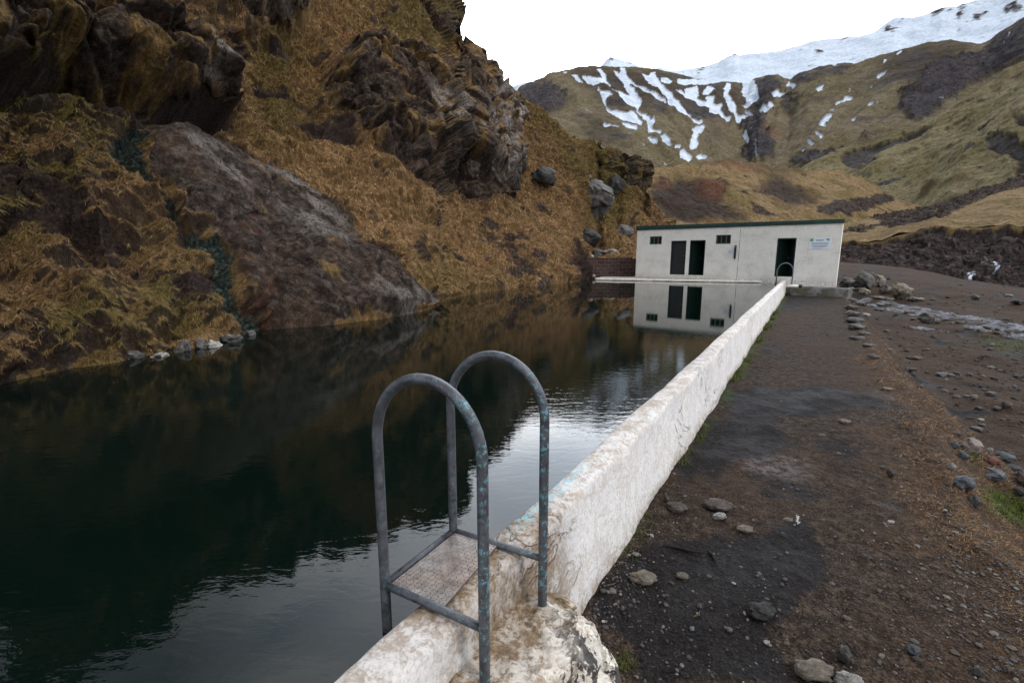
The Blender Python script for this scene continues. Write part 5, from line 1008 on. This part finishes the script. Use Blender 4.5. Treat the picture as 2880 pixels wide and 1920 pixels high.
# sticks and the white feather
M_wood = rock_mat('dead_wood', (.16, .10, .06), (.30, .20, .12)); M_char = rock_mat('charred_wood', (.008, .007, .007), (.02, .018, .018))
def stick(label, a, b, r_, mat, bend=.01):
    pa, pb = on_ground(*a), on_ground(*b); o = Vector(pa); pts = [Vector(pa).lerp(Vector(pb), t)+Vector((math.sin(t*5)*bend, math.cos(t*4)*bend, r_*.6+.002))-o for t in (0, .2, .4, .6, .8, 1)]
    ob = MB().tube(pts, [r_*.6, r_, r_, r_*.9, r_*.8, r_*.4], 7).build('stick', mat, None, True); ob.location = o; tag(ob, label, 'stick')
stick('thin pale stick leaning by the near foot of the wall', z5(188, 832), z5(268, 794), .005, M_wood)
stick('short tan twig below the small flat tan stone', z5(645, 992), z5(684, 950), .004, M_wood)
stick('charred black branch lying on the dark earth', z5(490, 630), z5(705, 645), .009, M_char, .02); stick('short charred black stick beside the long charred branch', z5(715, 650), z5(765, 692), .008, M_char)
stick('curved brown twig at the wall foot', z5(497, 350), z5(510, 395), .005, M_wood); stick('thin tan straw lying at the bottom left of the path', z5(300, 1166), z5(385, 1146), .002, M_wood)
fp = on_ground(*z5(1182, 505)); fe_ = empty('feather', tuple(fp), 'small white tattered feather standing on the path', 'feather'); wf = NT('white_down', .9, .1); wf.col(wf.mix(wf.noise(30, 2), (.6, .58, .56), (.8, .79, .77)))
MB().tube([(0, 0, 0), (-.004, 0, .03), (-.010, .002, .065)], [.0016, .0014, .0006], 6).build('quill', wf.m, fe_, True)
vb = MB(); rf_ = random.Random(3)
for k in range(34):
    t = rf_.uniform(.1, 1); b0_ = Vector((-.010*t*t, 0, .065*t)); sd_ = 1 if k % 2 else -1; e_ = b0_+Vector((sd_*rf_.uniform(.008, .017)*(1.2-t*.6), rf_.uniform(-.004, .004), rf_.uniform(.003, .014)))
    vb.tube([b0_, (b0_+e_)/2+Vector((0, 0, .002)), e_], [.0014, .0012, .0003], 4)
vb.build('vane', wf.m, fe_)

# ================================================================== GRAVEL, GRASS, STREAM (uncountable stuff)
rng = np.random.default_rng(7)
b = bmesh.new(); bmesh.ops.create_icosphere(b, subdivisions=1, radius=1); IV, IF = np.array([v.co[:] for v in b.verts]), np.array([[v.index for v in f.verts] for f in b.faces]); b.free()
def pebbles(name, pts, size, tone, mat, label, cat):
    n_ = len(pts); k = len(IV); sc = size[:, None]*rng.uniform(.55, 1.25, (n_, 3))*[1, 1, .6]; a = rng.uniform(0, 6.28, n_)
    v = IV[None]*(1+rng.uniform(-.22, .22, (n_, k, 1)))*sc[:, None]; x = v[..., 0]*np.cos(a)[:, None]-v[..., 1]*np.sin(a)[:, None]; y = v[..., 0]*np.sin(a)[:, None]+v[..., 1]*np.cos(a)[:, None]
    v = np.stack([x, y, v[..., 2]], -1)+pts[:, None]+np.stack([0*size, 0*size, size*.2], -1)[:, None]
    f = IF[None]+(np.arange(n_)*k)[:, None, None]; me = np_mesh(name, v.reshape(-1, 3), f.reshape(-1, 3), False); set_attr(me, 'tone', [np.repeat(tone[:, j], k) for j in range(3)]); return tag(link(name, me, mat), label, cat, kind='stuff')
M = NT('gravel_stone', .9, .15); t_ = M.N('ShaderNodeAttribute', attribute_name='tone'); M.col(M.mix(M.ramp(M.noise(90, 3), [(.4, 0.), (.6, .5)]), t_.outputs['Color'], (.06, .05, .045))); M_gravel = M.m
def tones(n_, dark=1.):
    base = np.array([[.13, .12, .115], [.20, .185, .165], [.07, .062, .058], [.10, .075, .058], [.30, .285, .27], [.12, .125, .14]]); return base[rng.choice(6, n_, p=[.22, .12, .34, .24, .02, .06])]*rng.uniform(.4, 1.0, (n_, 1))*dark
def scatter(n_, pxr, pyr, keep):
    X = rng.uniform(*pxr, n_); Y = rng.uniform(*pyr, n_); z = np.full(n_, ZP)
    for _ in range(14): P_ = atz(X, Y, z); z = .5*z+.5*ground_z(P_[:, 0], P_[:, 1], True)[0]
    P_ = atz(X, Y, z); z_, dd = ground_z(P_[:, 0], P_[:, 1], True); P_[:, 2] = z_; P_[..., 0] += 0
    wl = (P_[:, 0]-(.614*P_[:, 1]-.947))*math.cos(R(31.5)); g = perlin(np.stack([P_[:, 0]*1.1, P_[:, 1]*1.1, z*0], -1), 400)
    ok = keep(P_, dd, wl, g)&(wl > .01)&(P_[:, 1] > .6); return P_[ok], dd[ok], wl[ok], g[ok]
P_, dd, wl, g = scatter(26000, (1250, 2950), (1130, 1990), lambda P_, dd, wl, g: rng.random(len(dd)) < (1-.6*sstep(.15, .3, wl)*sstep(1.9, 1.4, wl))*np.clip(.22+.5*np.exp(-wl/.08)+.55*sstep(-1.0, -.2, dd)*sstep(.3, 0, dd)+.4*sstep(.0, .6, g), 0, 1))
sz = rng.lognormal(math.log(.0048), .55, len(P_)).clip(.002, .02)
pebbles('gravel', P_, sz, tones(len(P_)), M_gravel, 'fine grey and brown grit and pebbles strewn over the dirt path', 'gravel')
P_, dd, wl, g = scatter(8000, (1900, 2950), (800, 1300), lambda P_, dd, wl, g: (dd > .3)|(rng.random(len(dd)) < .25))
r__ = np.hypot(P_[:, 0], P_[:, 1]); sz = np.where(dd > .2, rng.lognormal(math.log(.014), .65, len(P_)).clip(.005, .09), rng.lognormal(math.log(.008), .4, len(P_)))*np.clip(r__/9, .6, 1.6)
keep = rng.random(len(P_)) < np.where(g > -.1, .55, .12); pebbles('river_gravel', P_[keep], sz[keep], tones(keep.sum(), .85), M_gravel, 'loose brown and grey stones scattered over the river flat right of the path', 'gravel')
def blades(name, base, dirs, L_, wd, droop, tone, label, cat, mat):
    n_ = len(base); sd_ = np.cross(dirs, [0, 0, 1.]); sd_ /= np.linalg.norm(sd_, axis=1)[:, None]+1e-6; a = rng.uniform(-.6, .6, n_)[:, None]; sd_ = sd_*np.cos(a)+np.cross(dirs, sd_)*np.sin(a)
    p0 = base; p1 = base+dirs*L_[:, None]*.5; hz = dirs*[1, 1, 0]; p2 = p1+(dirs*(1-droop[:, None])+hz*droop[:, None]*.6-np.array([0, 0, 1])*droop[:, None]*.7)*L_[:, None]*.5
    w_ = wd[:, None]*sd_; v = np.stack([p0-w_, p0+w_, p1-w_*.8, p1+w_*.8, p2-w_*.12, p2+w_*.12], 1).reshape(-1, 3); i0 = np.arange(n_)*6
    f = np.concatenate([np.stack([i0, i0+1, i0+3, i0+2], -1), np.stack([i0+2, i0+3, i0+5, i0+4], -1)]); me = np_mesh(name, v, f); set_attr(me, 'tone', [np.repeat(tone[:, j], 6) for j in range(3)]); return tag(link(name, me, mat), label, cat, kind='stuff')
M = NT('straw_blades', .8, .15); t_ = M.N('ShaderNodeAttribute', attribute_name='tone'); M.col(t_.outputs['Color']); M_blade = M.m
def straw(n_, br_=1.):
    base = np.array([[.35, .210, .105], [.22, .122, .053], [.105, .056, .025], [.46, .31, .175], [.18, .080, .034]]); return base[rng.choice(5, n_, p=[.3, .3, .2, .08, .12])]*rng.uniform(.7, 1.2, (n_, 1))*br_
# along the path edge
P_, dd, wl, g = scatter(120000, (1930, 3050), (700, 1990), lambda P_, dd, wl, g: rng.random(len(dd)) < sstep(-.42+g*.35, .0, dd)*sstep(.85, .25, dd+g*.5)*sstep(-.4, .15, perlin(P_*2.3, 402))*.8)
n_ = len(P_); rr_ = np.hypot(P_[:, 0], P_[:, 1]); a = rng.normal(-.35, 1.0, n_); el_ = rng.uniform(.05, .7, n_)
D_ = np.stack([np.cos(a)*np.cos(el_), np.sin(a)*np.cos(el_), np.sin(el_)], -1); L_ = rng.uniform(.02, .065, n_)*np.clip(rr_/4, .7, 2.0)
blades('dead_grass', P_, D_, L_, .0009*np.clip(rr_/2.6, 1, 4.5), rng.uniform(.3, 1, n_), straw(n_, .58), 'matted dead straw grass hanging over the right edge of the path', 'grass', M_blade); print('edge blades', n_)
# fresh green tufts
gp = samp(raster(greenP, 2), *np.meshgrid([0.], [0.])) if 0 else None
gm2 = raster(greenP, 2); X = rng.uniform(2600, 3000, 60000); Y = rng.uniform(900, 1560, 60000); kx = samp(gm2, X, Y)*(.35+.65*sstep(-.1, .3, perlin(np.stack([X/22, Y/14, X*0], -1), 408))) > rng.random(60000)
X, Y = X[kx], Y[kx]; z = np.full(len(X), ZF)
for _ in range(16): P_ = atz(X, Y, z); z = .5*z+.5*ground_z(P_[:, 0], P_[:, 1])[0]
P_ = atz(X, Y, z); n1_ = len(P_)
s_ = rng.uniform(2.5, 17, 5000); jit = np.abs(rng.normal(0, .05, 5000)); ok = perlin(np.stack([s_*1.3, s_*0, s_*0+.3], -1), 409) > .12; s_, jit = s_[ok], jit[ok]
Wp = np.stack([org[0]+ux*s_-lx*(.07+jit), org[1]+uy*s_-ly*(.07+jit)], -1); Wp = np.concatenate([Wp, np.array([org[0]+ux*1.78-lx*.33, org[1]+uy*1.78-ly*.33])+rng.normal(0, .025, (160, 2))]); wz = ground_z(Wp[:, 0], Wp[:, 1])[0]
P_ = np.concatenate([P_, np.concatenate([Wp, wz[:, None]], 1)]); n_ = len(P_); a = rng.uniform(0, 6.28, n_); el_ = rng.uniform(.6, 1.4, n_); D_ = np.stack([np.cos(a)*np.cos(el_), np.sin(a)*np.cos(el_), np.sin(el_)], -1); rr_ = np.hypot(P_[:, 0], P_[:, 1])
gt = np.array([.055, .075, .016])*rng.uniform(.4, 1.5, (n_, 1))*np.array([1, 1, 1])+rng.uniform(0, .03, (n_, 1))*[1, .6, 0]
blades('green_grass', P_, D_, rng.uniform(.015, .045, n_)*np.clip(rr_/3, 1, 3), .0012*np.clip(rr_/3, 1, 4), rng.uniform(.1, .7, n_), gt, 'low fresh green grass below the path and in tufts along the wall foot', 'grass', M_blade)
# dry grass hanging on the hillside
Pd, pxs, yb_, yt_ = HILL; ns = 560000; i = rng.integers(80, nx_h-2, ns) if 0 else rng.integers(60, Pd.shape[1]-2, ns); j = rng.integers(8, int(nv_h*.97), ns)
okm = (HM['rock'][j, i] < .35)&(HM['alg'][j, i] < .2)&(HM['dome'][j, i] < .4)&(HM['soil'][j, i] < .6)&(HM['crag'][j, i] < .5); i, j = i[okm], j[okm]
B_ = Pd[j, i]+(Pd[j, np.minimum(i+1, Pd.shape[1]-1)]-Pd[j, i])*rng.random(len(i))[:, None]; N_ = np.cross(Pd[j, i+1]-Pd[j, i-1], Pd[np.minimum(j+1, nv_h-1), i]-Pd[j-1, i]); N_ /= np.linalg.norm(N_, axis=1)[:, None]+1e-9; N_ *= np.sign(N_[:, 2:3]+1e-9)
dn = np.array([0, 0, -1.])-N_*(-N_[:, 2:3]); dn /= np.linalg.norm(dn, axis=1)[:, None]+1e-6
sw_ = np.stack([perlin(B_*.9, 420), perlin(B_*.9, 421), 0*B_[:, 0]], -1)*.35
D_ = N_*rng.uniform(.25, .75, (len(i), 1))+dn*rng.uniform(.4, 1, (len(i), 1))+sw_+rng.normal(0, .32, (len(i), 3)); D_ /= np.linalg.norm(D_, axis=1)[:, None]
rr_ = np.hypot(B_[:, 0], B_[:, 1]); cl = perlin(B_*1.1, 425)[:, None]; ms = HM['moss'][j, i][:, None]
tn = straw(len(i), 1.12)*(1+.6*cl)*(1-.45*sstep(1000, 200, pxs[i]))[:, None]; tn = tn*(1-ms*.7)+ms*.7*np.array([.12, .10, .028])*rng.uniform(.5, 1.4, (len(i), 1))  # blades darkened leftwards, the vignette painted into their tone
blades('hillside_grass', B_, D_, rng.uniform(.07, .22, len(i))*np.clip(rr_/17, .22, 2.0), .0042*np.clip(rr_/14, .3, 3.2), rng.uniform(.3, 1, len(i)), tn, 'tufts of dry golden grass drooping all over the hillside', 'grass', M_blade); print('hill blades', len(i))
# shallow braided stream
def stream(top, bot, n_=260, k=36, lift=.012, label=''):
    top, bot = np.array(top), np.array(bot); t = np.linspace(0, 1, n_); s0_ = np.linspace(0, 1, len(top)); s1_ = np.linspace(0, 1, len(bot))
    X = np.stack([np.interp(t, s0_, top[:, 0]), np.interp(t, s1_, bot[:, 0])], 0); Y = np.stack([np.interp(t, s0_, top[:, 1]), np.interp(t, s1_, bot[:, 1])], 0)
    v = np.linspace(0, 1, k)[:, None]; X, Y = X[0]*(1-v)+X[1]*v, Y[0]*(1-v)+Y[1]*v; x, y = X.ravel(), Y.ravel(); z = np.full(len(x), ZF)
    for _ in range(25): P_ = atz(x, y, z); z = .6*z+.4*ground_z(P_[:, 0], P_[:, 1], False)[0]
    P_ = atz(x, y, z); e = np.minimum(v, 1-v)*2*np.ones((1, n_)); e = np.minimum(e, np.minimum(t, 1-t)[None]*12)
    P_[:, 2] += lift-.10*(1-sstep(0, .35, e.ravel()))+fbm(P_*np.array([1.6, 1.6, 0]), 4, 430)*.11; me = np_mesh('stream', P_, grid_faces(k, n_)); me.flip_normals(); return P_, me
M = NT('shallow_stream_water', .6, .12); f1 = M.noise(1.6, 5, .7, .8, scale=(1, 1.6, 1)); f2 = M.noise(9, 5, .75, .5)
M.col(M.mix(M.ramp(M.math('ADD', M.math('MULTIPLY', f1, .5), M.math('MULTIPLY', f2, .5)), [(.49, 0.), (.55, 1.)]), M.ramp(f2, [(.4, (.02, .018, .018)), (.6, (.06, .052, .048))]), (.13, .14, .155))); M.bump(f2, .05); M.bump(f1, .05); M_st = M.m
for top_, bot_ in ((([(455, 428), (620, 440), (760, 468), (900, 492), (1060, 518), (1230, 540), (1330, 556), (1500, 590)]), ([(480, 462), (600, 490), (720, 515), (880, 545), (1000, 575), (1130, 610), (1250, 638), (1330, 655), (1500, 700)])), ([(770, 570), (820, 572), (900, 586), (980, 600)], [(780, 590), (830, 594), (900, 606), (980, 612)])):
    P_, me = stream([z6(*p) for p in top_], [z6(*p) for p in bot_]); tag(link('stream', me, M_st), kind='structure')
